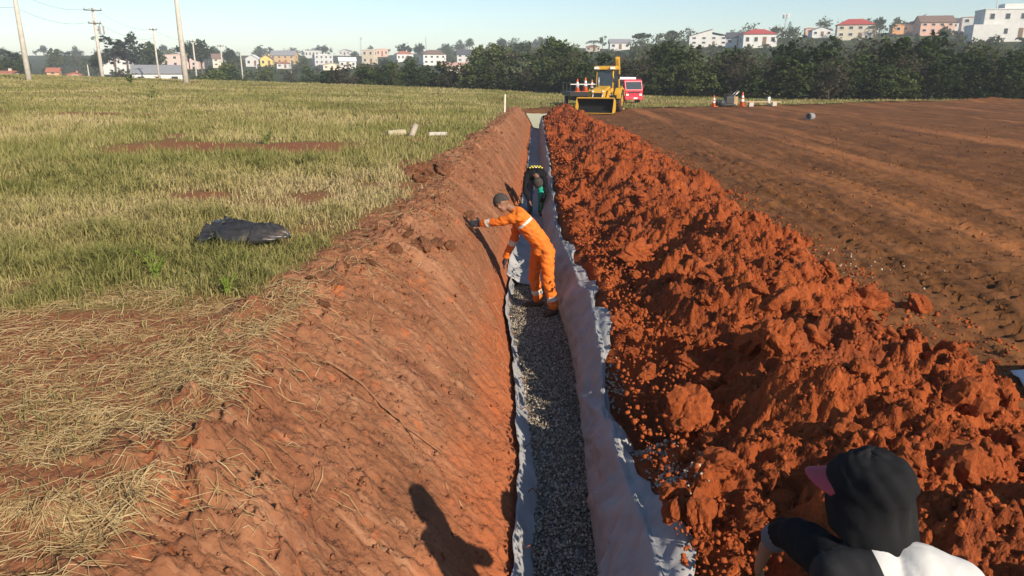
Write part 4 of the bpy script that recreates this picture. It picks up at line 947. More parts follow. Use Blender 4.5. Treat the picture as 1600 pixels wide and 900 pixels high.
t = thing('backhoe_loader', 'yellow backhoe loader with wide front bucket at the end of the trench', 'backhoe', (4.38, 46.8, .03), rad(-107)); t.scale = (.92, .92, .92)
for s in (-1, 1):
    wheel(t, 0, s*.86, .68, .44, m_yel, s); wheel(t, 2.12, s*.80, .46, .34, m_yel, s)
g = G(); g.box((1.0, 0, .72), (3.0, .62, .34)); g.box((2.12, 0, .5), (.3, 1.35, .2)); g.box((0, 0, .68), (.34, 1.4, .3)); g.build('chassis', m_black, t, bevel=.03)
g = G(); g.prism([(.75, .95), (2.62, .90), (2.66, 1.28), (2.3, 1.44), (.75, 1.62)], -.40, .40); hd = g.build('hood', m_yel, t, bevel=.05)
g = G(); g.box((2.66, 0, 1.08), (.03, .58, .30)); g.build('grille', m_black, hd)
for s in (-1, 1):
    g = G(); g.box((1.6, s*.405, 1.22), (.8, .02, .22)); g.build('side_vent', m_black, hd)
    g = G(); g.box((2.64, s*.33, 1.32), (.06, .12, .09)); g.build('headlight', m_lens, t, bevel=.01)
g = G(); g.tube([(1.35, -.25, 1.5), (1.35, -.25, 2.15)], .04, 10); g.build('exhaust_pipe', m_galv, t, True)
g = G(); g.box((.05, 0, .98), (1.5, 1.35, .12)); g.build('cab_floor', m_black, t, bevel=.02)
for x, y in ((.72, .52), (.05, .64), (-.62, .60)):
    for s in (-1, 1):
        g = G(); g.tube([(x+.06*(x > .5), s*y*1.04, 1.0), (x-.1*(x > .5), s*y, 2.62)], .05, 8); g.build('cab_post', m_black if x < .6 else m_yel, t, True)
g = G(); g.prism([(-.85, 2.62), (.86, 2.62), (.82, 2.80), (.5, 2.86), (-.7, 2.86), (-.85, 2.78)], -.70, .70); rf = g.build('cab_roof', m_yel, t, bevel=.04)
for s in (-1, 1):
    g = G(); g.box((.90, s*.52, 2.72), (.10, .30, .15)); g.build('work_light', m_lens, rf, bevel=.02)
g = G(); g.box((.73, 0, 1.95), (.02, .98, 1.2), Matrix.Rotation(-.1, 3, 'Y')); g.build('windscreen', m_cglass, t)
for s in (-1, 1):
    g = G(); g.box((.35, s*.615, 1.85), (.56, .02, 1.4)); dr = g.build('cab_door', m_cglass, t)
    g = G(); g.box((.32, s*.615, 1.10), (.6, .04, .2)); g.build('door_panel', m_yel, dr)
    g = G(); g.box((-.28, s*.63, 1.95), (.56, .02, 1.2)); g.build('side_window', m_cglass, t)
    g = G(); g.tube([(.8, s*.62, 2.3), (.95, s*.92, 2.3)], .02, 6); g.box((.95, s*.95, 2.2), (.04, .16, .3)); g.build('mirror', m_black, t)
    g = G(); g.prism([(-.78, .95), (-.7, 1.28), (-.35, 1.48), (.35, 1.48), (.72, 1.2), (.78, .82), (.70, .82), (.60, 1.12), (.3, 1.38), (-.3, 1.38), (-.6, 1.2), (-.7, .95)], s*.66, s*1.08); g.build('fender', m_yel, t, bevel=.02)
    g = G(); g.box((.92, s*.72, .55), (.34, .25, .06)); g.box((.85, s*.72, .8), (.05, .25, .5)); g.build('step', m_black, t)
    g = G(); g.prism([(.75, 1.30), (.85, 1.52), (2.0, 1.36), (2.75, .78), (2.95, .55), (2.82, .42), (2.55, .66), (1.9, 1.14)], s*.50, s*.62); g.build('loader_arm', m_yel, t, bevel=.02)
    g = G(); g.tube([(1.05, s*.66, .85), (1.7, s*.66, 1.08)], .06, 10); g.tube([(1.7, s*.66, 1.08), (2.2, s*.66, 1.1)], .035, 8, mi=1); g.build('lift_cylinder', [m_black, m_galv], t, True)
    g = G(); g.tube([(1.9, s*.3, 1.42), (2.5, s*.3, 1.30)], .06, 10); g.tube([(2.5, s*.3, 1.3), (2.88, s*.3, .95)], .035, 8, mi=1); g.build('tilt_cylinder', [m_yel, m_galv], t, True)
    g = G(); g.box((-1.15, s*.72, .55), (.18, .16, 1.0), Matrix.Rotation(s*.12, 3, 'X')); g.box((-1.15, s*.84, .10), (.4, .32, .08)); g.build('stabiliser', m_yel, t, bevel=.015)
g = G(); B = [(2.86, .80), (3.30, .98), (3.38, .92), (2.94, .72), (2.86, .40), (2.96, .14), (3.75, .06), (3.75, .02), (2.90, .06), (2.76, .36)]
g.prism(B, -1.16, 1.16); bk = g.build('bucket', m_yel, t, bevel=.01)
for s in (-1, 1):
    g = G(); g.prism([(2.80, .36), (2.90, .78), (3.32, .95), (3.72, .05), (2.94, .07)], s*1.16, s*1.20); g.build('side_plate', m_yel, bk)
g = G(); g.prism([(2.99, .18), (2.90, .42), (2.97, .70), (3.30, .90), (3.31, .895), (2.985, .69), (2.915, .42), (3.0, .19), (3.74, .075), (3.74, .07)], -1.15, 1.15); g.build('dark_lining', flat('near_black_steel', (.008, .008, .008), .9, .3), bk)  # near-black sheet over the inner faces of the bucket
g = G(); g.box((-.95, 0, .95), (.3, 1.5, .7)); g.build('rear_frame', m_yel, t, bevel=.03)
g = G(); g.prism([(-1.12, .8), (-1.30, .85), (-1.62, 2.3), (-1.30, 3.46), (-1.14, 3.40), (-1.36, 2.3), (-.98, 1.0)], -.02+.3, .26+.3); g.prism([(-1.2, 3.45), (-1.05, 3.3), (-1.75, 1.5), (-1.92, 1.52)], 0+.3, .22+.3, mi=0); g.build('boom', m_yel, t, bevel=.02)
g = G(); g.tube([(-1.45, .42, 1.2), (-1.86, .42, 2.4)], .07, 10); g.tube([(-1.86, .42, 2.4), (-1.5, .42, 3.25)], .04, 8, mi=1); g.build('boom_cylinder', [m_black, m_galv], t, True)
g = G(); g.prism([(-1.75, 1.55), (-2.0, 1.5), (-2.25, 1.1), (-2.05, .75), (-1.75, .8), (-1.9, 1.1)], .15, .7); g.build('digging_bucket', m_yel, t, bevel=.02)
g = G(); g.box((-.1, 0, 1.3), (.5, .5, .15)); g.box((-.32, 0, 1.65), (.12, .5, .7)); g.build('seat', m_black, t, bevel=.04)
g = G(); g.tube([(.45, 0, 1.05), (.38, 0, 1.6)], .03, 8); g.tube([(.36+.06*math.sin(a), .19*math.cos(a), 1.62+.16*math.sin(a)) for a in np.linspace(0, 6.28, 17)], .018, 6); g.build('steering_wheel', m_black, t, True)

# ------------------------------------------------------------------ red truck
m_red = flat('truck_red', (.50, .02, .045), .4, .08, spec=.5)
t = thing('red_truck', 'bright red cab over truck with white load box behind the backhoe', 'truck', (6.95, 58.6, .0), rad(-72)); sc = .86; t.scale = (sc, sc, sc)
for s in (-1, 1):
    wheel(t, .9, s*.72, .36, .24, m_galv, s); wheel(t, -1.9, s*.72, .36, .30, m_galv, s)
g = G(); g.box((-.7, 0, .55), (4.0, .7, .2)); g.build('chassis', m_black, t)
g = G(); g.prism([(.25, .42), (1.62, .42), (1.66, 1.15), (1.36, 1.98), (1.2, 2.05), (.25, 2.05)], -.85, .85); cb = g.build('cab', m_red, t, bevel=.06)
g = G(); R_ = Matrix.Rotation(-math.atan2(.30, .83), 3, 'Y'); g.box((1.525, 0, 1.53), (.03, 1.45, .66), R_); g.build('windscreen', m_cglass, cb)
for s in (-1, 1):
    g = G(); g.prism([(.42, 1.2), (1.42, 1.2), (1.22, 1.85), (.42, 1.85)], s*.855, s*.865); g.build('side_window', m_cglass, cb)
    g = G(); g.prism([(.4, .5), (1.05, .5), (1.42, .9), (1.45, 1.17), (.4, 1.17)], s*.856, s*.862); dr = g.build('door', m_red, cb)
    g = G(); g.box((.55, s*.875, 1.08), (.14, .03, .04)); g.build('handle', m_black, dr)
    g = G(); g.box((1.665, s*.62, .78), (.03, .24, .15)); g.build('headlight', m_lens, cb, bevel=.01)
    g = G(); g.box((1.35, s*1.0, 1.5), (.05, .14, .34)); g.tube([(1.35, s*.85, 1.6), (1.35, s*1.0, 1.55)], .015, 6); g.build('mirror', m_black, cb)
g = G(); g.box((1.665, 0, .98), (.025, 1.1, .09)); g.build('grille', m_black, cb)
g = G(); g.box((1.68, 0, .48), (.12, 1.7, .22)); bp = g.build('bumper', m_red, t, bevel=.02)
g = G(); g.box((1.745, .12, .49), (.012, .36, .12)); g.build('number_plate', m_wpaint, bp)
g = G(); g.box((-1.45, 0, 1.35), (3.0, 1.75, 1.35)); bx = g.build('load_box', flat('dark_tarpaulin', (.10, .06, .07), .8), t, bevel=.02)
g = G(); g.box((-1.45, 0, 2.12), (3.02, 1.77, .20)); g.build('box_top', m_wpaint, bx, bevel=.02)

# ------------------------------------------------------------------ dark trailer with cones
t = thing('flatbed_trailer', 'dark flatbed trailer loaded with cones behind the backhoe bucket', 'trailer', (3.15, 54.0, .0), rad(8))
g = G(); g.box((0, 0, .85), (1.9, 3.0, .30)); g.build('bed', m_black, t, bevel=.02)
g = G(); g.box((0, .2, .55), (1.2, 2.4, .3)); g.build('frame', m_black, t)
for s in (-1, 1):
    g = G(); g.cyl((s*.78, .2, .34), (s*.98, .2, .34), .34, n=20); wh = g.build('wheel', m_tyre, t)
    g = G(); g.cyl((s*.985, .2, .34), (s*1.0, .2, .34), .2, n=16); g.build('rim', m_galv, wh)
    for y in (-1.4, 0, 1.4):
        g = G(); g.box((s*.90, y, 1.3), (.05, .05, .62)); g.build('rail_post', m_black, t)
    g = G(); g.box((s*.90, 0, 1.58), (.045, 3.0, .05)); g.build('rail', m_black, t)
g = G(); g.box((0, -1.42, 1.50), (1.8, .04, .05)); g.build('rail', m_wpaint, t)
for i, (x, y, h) in enumerate(((2.95, 52.9, .85), (3.5, 52.95, .95), (3.95, 53.0, .8))): cone(x, y, 1.0, 'red and white cone standing on the dark trailer bed', h, 'cones on the trailer')

# ------------------------------------------------------------------ people
def capsule(bm, a, b, ra, rb, n=14):
    a = Vector(a); b = Vector(b); t = b-a; L = max(t.length, 1e-4); t /= L
    u = t.cross(Vector((0, 0, 1)) if abs(t.z) < .9 else Vector((1, 0, 0))).normalized(); w_ = t.cross(u); rings = []
    prof = [(-ra*math.cos(q), ra*math.sin(q)) for q in np.linspace(.15, math.pi/2, 5)]+[(L+rb*math.sin(q), rb*math.cos(q)) for q in np.linspace(0, math.pi/2-.15, 5)]
    for h, r in prof:
        rings.append([bm.verts.new(a+t*h+(u*math.cos(6.2832*k/n)+w_*math.sin(6.2832*k/n))*r) for k in range(n)])
    for i in range(len(rings)-1):
        for k in range(n): bm.faces.new((rings[i][k], rings[i][(k+1) % n], rings[i+1][(k+1) % n], rings[i+1][k]))
    bm.faces.new(rings[0][::-1]); bm.faces.new(rings[-1])
def body(name, parent, prims, mats, bands=(), voxel=.011, wrinkle=.006, smooth=4, extra=None):
    """one continuous skin grown over tapered limbs; prims: (a, b, ra, rb, material index, tag)"""
    bm = bmesh.new()
    for a, b, ra, rb, mi, tag in prims: capsule(bm, a, b, ra, rb)
    bmesh.ops.recalc_face_normals(bm, faces=bm.faces)
    me = bpy.data.meshes.new(name); bm.to_mesh(me); bm.free()
    tmp = bpy.data.objects.new('tmp', me); COL.objects.link(tmp)
    r = tmp.modifiers.new('r', 'REMESH'); r.mode = 'VOXEL'; r.voxel_size = voxel; r.use_smooth_shade = True
    s = tmp.modifiers.new('s', 'SMOOTH'); s.factor = .5; s.iterations = smooth
    dg = bpy.context.evaluated_depsgraph_get(); out = bpy.data.meshes.new_from_object(tmp.evaluated_get(dg)); bpy.data.objects.remove(tmp)
    n = len(out.vertices); co = np.empty(n*3, np.float32); out.vertices.foreach_get('co', co); co = co.reshape(-1, 3).astype(float)
    no = np.empty(n*3, np.float32); out.vertices.foreach_get('normal', no); no = no.reshape(-1, 3)
    A = np.array([p[0] for p in prims], float); Bv = np.array([p[1] for p in prims], float)-A; LL = np.maximum((Bv**2).sum(1), 1e-9)
    ra = np.array([p[2] for p in prims]); rb = np.array([p[3] for p in prims])
    def near(P):
        best = np.full(len(P), 1e9); idx = np.zeros(len(P), int); tt = np.zeros(len(P))
        for i in range(len(prims)):
            t = np.clip(((P-A[i])@Bv[i])/LL[i], 0, 1); d = np.linalg.norm(P-A[i]-t[:, None]*Bv[i], axis=1)-(ra[i]+(rb[i]-ra[i])*t)
            k = d < best; best[k] = d[k]; idx[k] = i; tt[k] = t[k]
        return idx, tt
    idx, tt = near(co); cl = np.array([p[5] != 'skin' for p in prims])[idx]
    w1 = fbm(co[:, 0]*9+co[:, 2]*7, co[:, 1]*9-co[:, 2]*11, 3, 401)+.7*(1-2*np.abs(perlin(co[:, 0]*8+co[:, 1]*6, co[:, 2]*13, 405)))
    co = co+no*(w1*wrinkle*cl)[:, None]; out.vertices.foreach_set('co', co.astype(np.float32).ravel())
    m = len(out.polygons); ce = np.empty(m*3, np.float32); out.polygons.foreach_get('center', ce); ce = ce.reshape(-1, 3).astype(float)
    idx, tt = near(ce); mi = np.array([p[4] for p in prims])[idx]; tags = np.array([p[5] for p in prims])[idx]
    for tg, t0, t1, b in bands: mi[(tags == tg) & (tt > t0) & (tt < t1)] = b
    if extra: mi = extra(ce, mi, tags)
    out.materials.clear()
    for q in mats: out.materials.append(q)
    out.polygons.foreach_set('material_index', mi.astype(np.int32)); out.polygons.foreach_set('use_smooth', np.ones(m, bool)); out.update()
    o = bpy.data.objects.new(name, out); COL.objects.link(o); o.parent = parent
    return o
def V3(*a): return Vector(a)
def hand(prims, wrist, fwd, up, side, mi, curl=.5, k=1., tag='glove'):
    """palm, four jointed fingers and a thumb leaving the side of the palm"""
    fwd = Vector(fwd).normalized(); side = Vector(side); side = (side-fwd*side.dot(fwd)).normalized(); up = fwd.cross(side)
    if up.dot(Vector(up)) < 0: up = -up
    w0 = Vector(wrist)
    for s in (-.026, 0, .026): prims.append((w0+side*s*.7*k, w0+fwd*.085*k+side*s*1.15*k, .021*k, .017*k, mi, tag))
    for i, (s, l) in enumerate(((-.036, .062), (-.012, .078), (.012, .084), (.036, .076))):
        p = w0+fwd*.088*k+side*s*k; a = curl*.5; d = fwd*math.cos(a)+up*math.sin(a); q = p+d*l*.5*k
        prims.append((p, q, .0105*k, .010*k, mi, tag)); a = curl*1.3; d = fwd*math.cos(a)+up*math.sin(a); r = q+d*l*.3*k
        prims.append((q, r, .010*k, .009*k, mi, tag)); a = curl*1.9; d = fwd*math.cos(a)+up*math.sin(a); prims.append((r, r+d*l*.25*k, .009*k, .008*k, mi, tag))
    p = w0+fwd*.03*k+side*.03*k; q = p+(fwd*.5+side*.75+up*.25).normalized()*.042*k; r = q+(fwd*.85+side*.35+up*.35).normalized()*.036*k
    prims.append((p, q, .016*k, .013*k, mi, tag)); prims.append((q, r, .013*k, .010*k, mi, tag))
def face(prims, c, f, u, mi, dark, lip):
    """head with jaw, nose, brow, eyes, mouth and ears: f = facing, u = crown direction"""
    c = Vector(c); f = Vector(f).normalized(); u = Vector(u); u = (u-f*u.dot(f)).normalized(); s = f.cross(u)
    prims.append((c+u*.03-f*.02, c+u*.028+f*.012, .094, .092, mi, 'skin')); prims.append((c-u*.005+f*.02, c-u*.062+f*.045, .074, .048, mi, 'skin'))
    prims.append((c+u*.012+f*.095, c-u*.020+f*.118, .010, .015, mi, 'skin'))
    for q in (-1, 1):
        prims.append((c+s*q*.034+u*.020+f*.089, c+s*q*.030+u*.020+f*.091, .011, .011, dark, 'eye'))
        prims.append((c+s*q*.050+u*.038+f*.084, c+s*q*.016+u*.040+f*.096, .009, .009, dark, 'brow'))
        prims.append((c+s*q*.090+u*.018-f*.005, c+s*q*.092-u*.022, .015, .011, mi, 'skin'))
    prims.append((c-u*.050+f*.090+s*.02, c-u*.050+f*.090-s*.02, .0085, .0085, lip, 'lip'))
m_oran = mat('orange_workwear', [(.3, (.62, .13, .012)), (.7, (.74, .19, .02))], scale=4, rough=.75, bump=.004, bscale=16)
layer(m_oran, 5, .56, .72, (.30, .10, .035), fac=.55)
m_refl = flat('reflective_tape', (.62, .58, .50), .4, .08)
m_skin = flat('skin', (.21, .105, .062), .6, .15)
m_glove = flat('dark_glove', (.035, .038, .045), .8, .25)
m_boot = mat('muddy_boot', [(.3, (.03, .028, .028)), (.7, (.12, .06, .035))], scale=9, rough=.85)
m_knit = mat('dark_knit', [(.3, (.035, .03, .028)), (.7, (.07, .058, .05))], scale=20, rough=.95, bump=.003, bscale=90)
m_lip = flat('lip', (.24, .09, .07), .6)
m_jack = flat('black_jacket', (.012, .012, .014), .95, .25, bump=.004, bscale=18, spec=.05)
m_green = flat('green_trousers', (.01, .30, .20), .7, .2, bump=.004, bscale=18)
m_slate = flat('slate_cloth', (.10, .11, .13), .85, .2, bump=.004, bscale=18)
m_yelp = flat('yellow_print', (.75, .60, .08), .7, .05)

def leg(pr, hip, knee, ank, foot_dir, mi, boot, k=1., tag='leg'):
    hip, knee, ank = Vector(hip), Vector(knee), Vector(ank); fd = Vector(foot_dir).normalized()
    pr.append((hip, knee, .098*k, .068*k, mi, 'thigh')); pr.append((knee, ank+V3(0, 0, .04), .070*k, .062*k, mi, 'shin'))
    pr.append((ank+V3(0, 0, .05), ank-V3(0, 0, .03), .052, .048, boot, 'boot'))
    pr.append((ank-fd*.05-V3(0, 0, .045), ank+fd*.10-V3(0, 0, .05), .042, .044, boot, 'boot')); pr.append((ank+fd*.10-V3(0, 0, .05), ank+fd*.175-V3(0, 0, .058), .044, .034, boot, 'boot'))
def arm(pr, sh, el, wr, mi, k=1., tags=('upper', 'fore')):
    pr.append((sh, el, .066*k, .052*k, mi, tags[0])); pr.append((el, wr, .053*k, .042*k, mi, tags[1]))
def torso(pr, pel, chest, neck, side, mi, k=1.):
    pel, chest, neck, side = Vector(pel), Vector(chest), Vector(neck), Vector(side).normalized()
    for s in (-1, 1):
        pr.append((pel+side*s*.075*k, chest+side*s*.085*k, .112*k, .118*k, mi, 'torso')); pr.append((chest+side*s*.085*k, neck+side*s*.06*k-(neck-chest)*.25, .118*k, .090*k, mi, 'chest'))
        pr.append((neck-(neck-chest)*.2+side*s*.06*k, neck-(neck-chest)*.30+side*s*.175*k, .080*k, .072*k, mi, 'yoke'))

# worker in orange, leaning over to the bank
base = V3(.18, 10.12, -.90)
t = thing('person', 'person in orange overalls and dark knit cap bending over to touch the bank', 'person', base)
def Q(*p): return Vector(p)-base
pr = []
leg(pr, Q(.19, 10.02, .03), Q(.215, 9.95, -.43), Q(.30, 9.95, -.80), (-.55, -.65, 0), 0, 3, 1.1); leg(pr, Q(.08, 10.22, .03), Q(.02, 10.26, -.43), Q(.08, 10.32, -.80), (-.95, -.1, 0), 0, 3, 1.1)
torso(pr, Q(.12, 10.12, .09), Q(-.09, 10.08, .36), Q(-.26, 10.06, .57), (.15, -1, .05), 0, 1.06)
pr.append((Q(.10, 10.05, .03), Q(.10, 10.20, .03), .115, .115, 0, 'hips'))
arm(pr, Q(-.22, 9.90, .50), Q(-.47, 9.98, .42), Q(-.70, 10.10, .37), 0, 1.08, ('lupper', 'lfore')); hand(pr, Q(-.72, 10.11, .37), (-.75, .35, -.05), (0, 0, 1), (-.1, .1, 1), 2, -.25)
arm(pr, Q(-.20, 10.26, .46), Q(-.26, 10.32, .12), Q(-.38, 10.36, -.16), 0, 1.04, ('rupper', 'rfore')); hand(pr, Q(-.385, 10.36, -.18), (-.35, .05, -.9), (0, 0, 1), (0, 1, 0), 2, .5)
pr.append((Q(-.25, 10.05, .56), Q(-.35, 10.02, .63), .058, .055, 1, 'skin'))
face(pr, Q(-.42, 9.99, .665), (-.42, -.88, -.12), (-.55, .10, .85), 1, 5, 6)
bd = [('lfore', .45, .72, 4), ('rfore', .1, .38, 4), ('chest', .02, .34, 4), ('shin', .58, .78, 4)]
body('body', t, pr, [m_oran, m_skin, m_glove, m_boot, m_refl, m_knit, m_lip], bd, .0105, .011)
def beanie(parent, c, f, u, m, r=.104):
    f = Vector(f).normalized(); u = Vector(u); u = (u-f*u.dot(f)).normalized(); s = f.cross(u); R = Matrix((s, f, u)).transposed(); g = G(); n, mm = 24, 12; VV = []; F = []
    for i in range(mm+1):
        th = (math.pi*.58)*i/mm
        for k_ in range(n):
            ph = 6.2832*k_/n; front = max(0, math.sin(ph)); a = th*(1-.22*front); rr = r*(1+.03*math.sin(ph*9)*.3)
            VV.append(Vector(c)+R @ Vector((rr*math.sin(a)*math.cos(ph)*.98, rr*1.06*math.sin(a)*math.sin(ph)-.006, .03+rr*1.1*math.cos(a))))
    for i in range(mm):
        for k_ in range(n): F.append((i*n+k_, (i+1)*n+k_, (i+1)*n+(k_+1) % n, i*n+(k_+1) % n))
    g.add(VV, F); o = g.build('knit_cap', m, parent, True); md = o.modifiers.new('thickness', 'SOLIDIFY'); md.thickness = .008; md.offset = 1; return o
beanie(t, Q(-.42, 9.99, .665), (-.42, -.88, -.12), (-.55, .10, .85), m_knit)

# worker in black, bent double behind
base = V3(.06, 17.5, -.90)
t = thing('person', 'person in black jacket with yellow back print and green trousers bent double in the trench', 'person', base)
pr = []
leg(pr, Q(-.04, 17.62, -.05), Q(-.09, 17.42, -.45), Q(-.08, 17.55, -.80), (-.1, -1, 0), 2, 3, 1.0); leg(pr, Q(.17, 17.62, -.05), Q(.19, 17.40, -.45), Q(.17, 17.55, -.80), (.1, -1, 0), 0, 3, 1.0)
torso(pr, Q(.06, 17.6, .0), Q(.04, 17.36, .14), Q(.05, 17.10, .10), (1, 0, 0), 1, 1.08)
pr.append((Q(-.02, 17.62, -.03), Q(.14, 17.62, -.03), .115, .115, 1, 'hips'))
arm(pr, Q(-.16, 17.10, .04), Q(-.20, 17.00, -.24), Q(-.10, 16.95, -.44), 1, 1.1, ('lupper', 'lfore')); hand(pr, Q(-.09, 16.95, -.46), (.3, -.1, -.9), (0, 0, 1), (0, 1, 0), 4, .5, tag='skin')
arm(pr, Q(.24, 17.10, .02), Q(.30, 17.02, -.26), Q(.20, 16.98, -.48), 1, 1.1, ('rupper', 'rfore')); hand(pr, Q(.19, 16.98, -.50), (-.2, -.1, -.9), (0, 0, 1), (0, 1, 0), 4, .5, tag='skin')
pr.append((Q(.06, 17.08, .08), Q(.09, 16.98, .0), .058, .055, 4, 'skin'))
face(pr, Q(.10, 16.92, -.06), (.05, -.35, -.95), (.05, -.9, .35), 4, 5, 6)
bo = body('body', t, pr, [m_green, m_jack, m_slate, m_boot, m_skin, m_knit, m_lip], [], .0105, .007)
beanie(t, Q(.10, 16.92, -.06), (.05, -.35, -.95), (.05, -.9, .35), m_knit, .112)
# two short rows of yellow print lying on the curved back
for row, (yy, hw, sz) in enumerate(((17.36, .13, .030), (17.23, .17, .042))):
    g = G()
    for i in range(5 if row else 4):
        k = 5 if row else 4; x = .05+(i-(k-1)/2)*2*hw/k; zc = .272-.45*(x-.05)**2-(.0 if row == 0 else .012)
        g.ell((x-base.x, yy-base.y, zc-base.z), (hw/k*.82, sz, .016), 10, 6, mi=1 if (row and i == 2) else 0)
    g.build('back_print', [m_yelp, m_wpaint], bo, True)

# hooded person sitting on the heap with the back to the trench end
base = V3(1.25, 1.85, float(spoil_z(1.25, 1.85)))
t = thing('person', 'person in black hood and pink cap brim with white shirt sitting on the red soil', 'person', base)
zb = base.z
pr = []
hc = V3(1.085, 2.17, 1.075)
torso(pr, Q(1.30, 1.80, zb+.14), Q(1.21, 1.94, .66), Q(1.13, 2.08, .95), (.97, -.15, 0), 1, 1.04)
pr.append((Q(1.30, 1.78, zb+.12), Q(1.44, 1.80, zb+.12), .13, .13, 3, 'hips'))
leg(pr, Q(1.30, 1.84, zb+.13), Q(1.00, 2.22, zb+.38), Q(.90, 2.36, zb-.02), (-.6, .7, 0), 3, 4, 1.05); leg(pr, Q(1.46, 1.88, zb+.13), Q(1.34, 2.32, zb+.40), Q(1.26, 2.50, float(spoil_z(1.26, 2.5))+.09), (-.3, .9, 0), 3, 4, 1.05)
arm(pr, Q(1.03, 2.14, .82), Q(.905, 2.34, .86), Q(.895, 2.42, .735), 0, 1.0, ('lupper', 'lfore'))
pr[-2] = (Q(.97, 2.11, .87), Q(.935, 2.30, .83), .078, .064, 0, 'lupper'); pr[-1] = (Q(.935, 2.30, .83), Q(.925, 2.42, .755), .062, .050, 0, 'lfore')
pr.append((Q(.922, 2.425, .74), Q(.917, 2.455, .71), .052, .050, 5, 'cuff'))
pr.append((Q(.916, 2.46, .70), Q(.905, 2.50, .63), .034, .029, 2, 'skin'))
hand(pr, Q(.905, 2.50, .625), (-.15, .25, -.95), (0, 0, 1), (.3, .9, .2), 2, .55, tag='skin')
arm(pr, Q(1.31, 2.03, .86), Q(1.42, 2.20, .68), Q(1.28, 2.36, .58), 1, 1.1, ('rupper', 'rfore')); hand(pr, Q(1.26, 2.38, .575), (-.8, .5, -.2), (0, 0, 1), (.5, .8, 0), 2, .5, tag='skin')
pr.append((Q(1.12, 2.10, 1.0), Q(1.10, 2.14, 1.05), .06, .06, 0, 'neck'))
face(pr, hc-base, (-.74, .64, -.16), (-.25, .25, .93), 2, 4, 6)
m_white = flat('white_shirt', (.52, .51, .49), .8, .06, bump=.004, bscale=14)
t_ = m_white.node_tree; N = t_.nodes; K = t_.links; b = N['Principled BSDF']; src = b.inputs['Base Color'].links[0].from_socket   # black front panel sewn to the white back
tc = N.new('ShaderNodeTexCoord'); dt = N.new('ShaderNodeVectorMath'); dt.operation = 'DOT_PRODUCT'; K.new(tc.outputs['Object'], dt.inputs[0]); dt.inputs[1].default_value = (.9, 0, .35)
gt = N.new('ShaderNodeMath'); gt.operation = 'GREATER_THAN'; K.new(dt.outputs['Value'], gt.inputs[0]); gt.inputs[1].default_value = .9*(1.07-base.x)+.35*(.95-base.z)
mx = N.new('ShaderNodeMix'); mx.data_type = 'RGBA'; K.new(gt.outputs[0], mx.inputs[0]); mx.inputs[6].default_value = (.013, .013, .015, 1); K.new(src, mx.inputs[7]); K.new(mx.outputs[2], b.inputs['Base Color'])
m_hood = mat('black_hood', [(.3, (.010, .010, .012)), (.62, (.018, .018, .019)), (.85, (.05, .04, .032))], scale=3, rough=.95, bump=.004, bscale=20, spec=.05)
m_pink = flat('pink_brim', (.30, .05, .07), .7, .1)
m_denim = flat('dark_denim', (.035, .05, .085), .85, .2)
bo = body('body', t, pr, [m_jack, m_white, m_skin, m_denim, m_boot, m_slate, m_lip], [], .0105, .006)
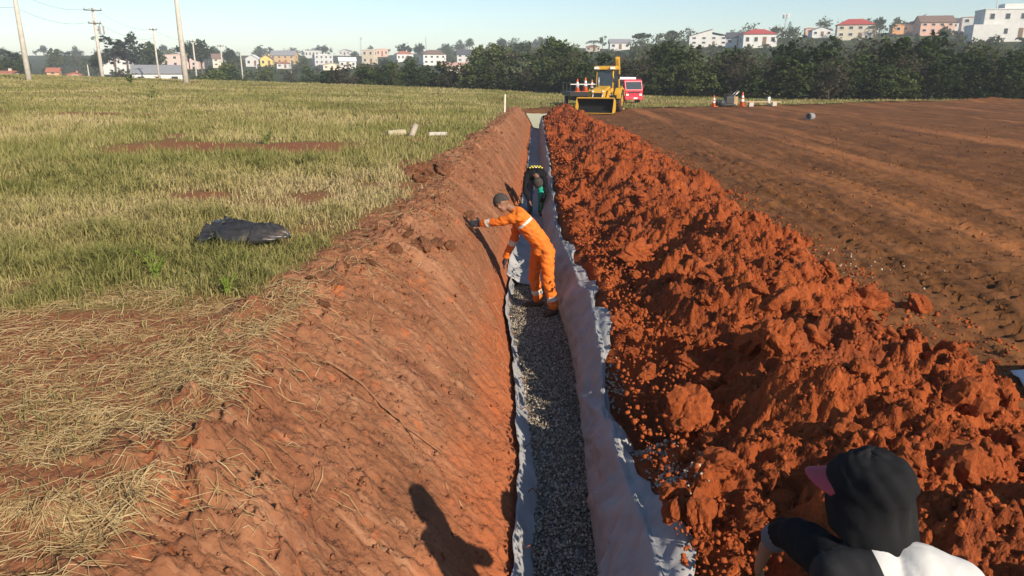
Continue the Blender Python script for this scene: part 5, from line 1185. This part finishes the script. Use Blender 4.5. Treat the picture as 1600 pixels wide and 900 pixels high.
# hood: loose cloth over head and nape
f = V3(-.74, .64, -.16).normalized(); u_ = V3(-.25, .25, .93); u_ = (u_-f*u_.dot(f)).normalized(); s_ = f.cross(u_); Rm = Matrix((s_, f, u_)).transposed()
n, mm = 56, 46; VV = []; F = []
for i in range(mm+1):
    q = i/mm
    for k_ in range(n):
        ph = 6.2832*k_/n; fr = math.sin(ph)                       # fr = 1 at the face opening
        th = q*math.pi*(.74-.22*max(0, fr)); r = .119*(1+.03*math.sin(3*ph+4*q))
        x = r*.93*math.sin(th)*math.cos(ph); y = r*1.12*math.sin(th)*math.sin(ph)-.02; z = .02+r*1.12*math.cos(th)
        p = Vector((x, y, z)); d = max(0, q-.72)/.28; back = max(0, -fr)
        p += Vector((.22*x*d, -.02*d*back, -.17*d*(.45+back)))
        fold = .010*math.sin(9*q+2.2*math.cos(ph)+3*math.cos(ph*.5))*(.3+q)*(back+.25)+.012*math.exp(-((math.cos(ph)-.25-.5*q)/.12)**2)*q*back+sum(.011*math.exp(-(((ph-c0-1.3*(q-.5)+3.1416) % 6.2832-3.1416)/.13)**2)*math.exp(-((q-.62)/.22)**2) for c0 in (3.5, 3.95, 4.6))+.006*float(perlin(np.array([q*7.]), np.array([ph*2.]), 411)[0])
        VV.append(hc-base+Rm @ (p*(1+fold/.12)))
for i in range(mm):
    for k_ in range(n): F.append((i*n+k_, (i+1)*n+k_, (i+1)*n+(k_+1) % n, i*n+(k_+1) % n))
g = G(); g.add(VV, F); ho = g.build('hood', m_hood, t, True); md = ho.modifiers.new('thickness', 'SOLIDIFY'); md.thickness = .006; md.offset = 1
# cap brim reaching out of the hood
g = G(); VV = []; F = []
for i in range(7):
    for k_ in range(13):
        a = (k_/12-.5)*2.2; l = .105+.085*i/6*math.cos(a*.7); p = Vector((.098*math.sin(a)*1.05, l*math.cos(a)*1.0, .075-.02*(i/6)-.05*math.sin(a)**2)); VV.append(hc-base+Rm @ p)
for i in range(6):
    for k_ in range(12): F.append((i*13+k_, i*13+k_+1, (i+1)*13+k_+1, (i+1)*13+k_))
g.add(VV, F); br = g.build('cap_brim', m_pink, t, True); md = br.modifiers.new('thickness', 'SOLIDIFY'); md.thickness = .007

# ------------------------------------------------------------------ morning haze
g = G(); g.box((60, 620, 13.5), (1700, 1300, 36))
hz = g.build('haze', []); hz['kind'] = 'stuff'; hz['label'] = 'thin pale morning haze over the field and village'; hz['category'] = 'haze'
m = bpy.data.materials.new('haze'); m.use_nodes = True; N = m.node_tree.nodes; N.remove(N['Principled BSDF'])
v = N.new('ShaderNodeVolumePrincipled'); v.inputs['Color'].default_value = (.86, .92, 1, 1); v.inputs['Density'].default_value = .0006; v.inputs['Anisotropy'].default_value = .0
m.node_tree.links.new(v.outputs[0], N['Material Output'].inputs['Volume']); hz.data.materials.clear(); hz.data.materials.append(m)
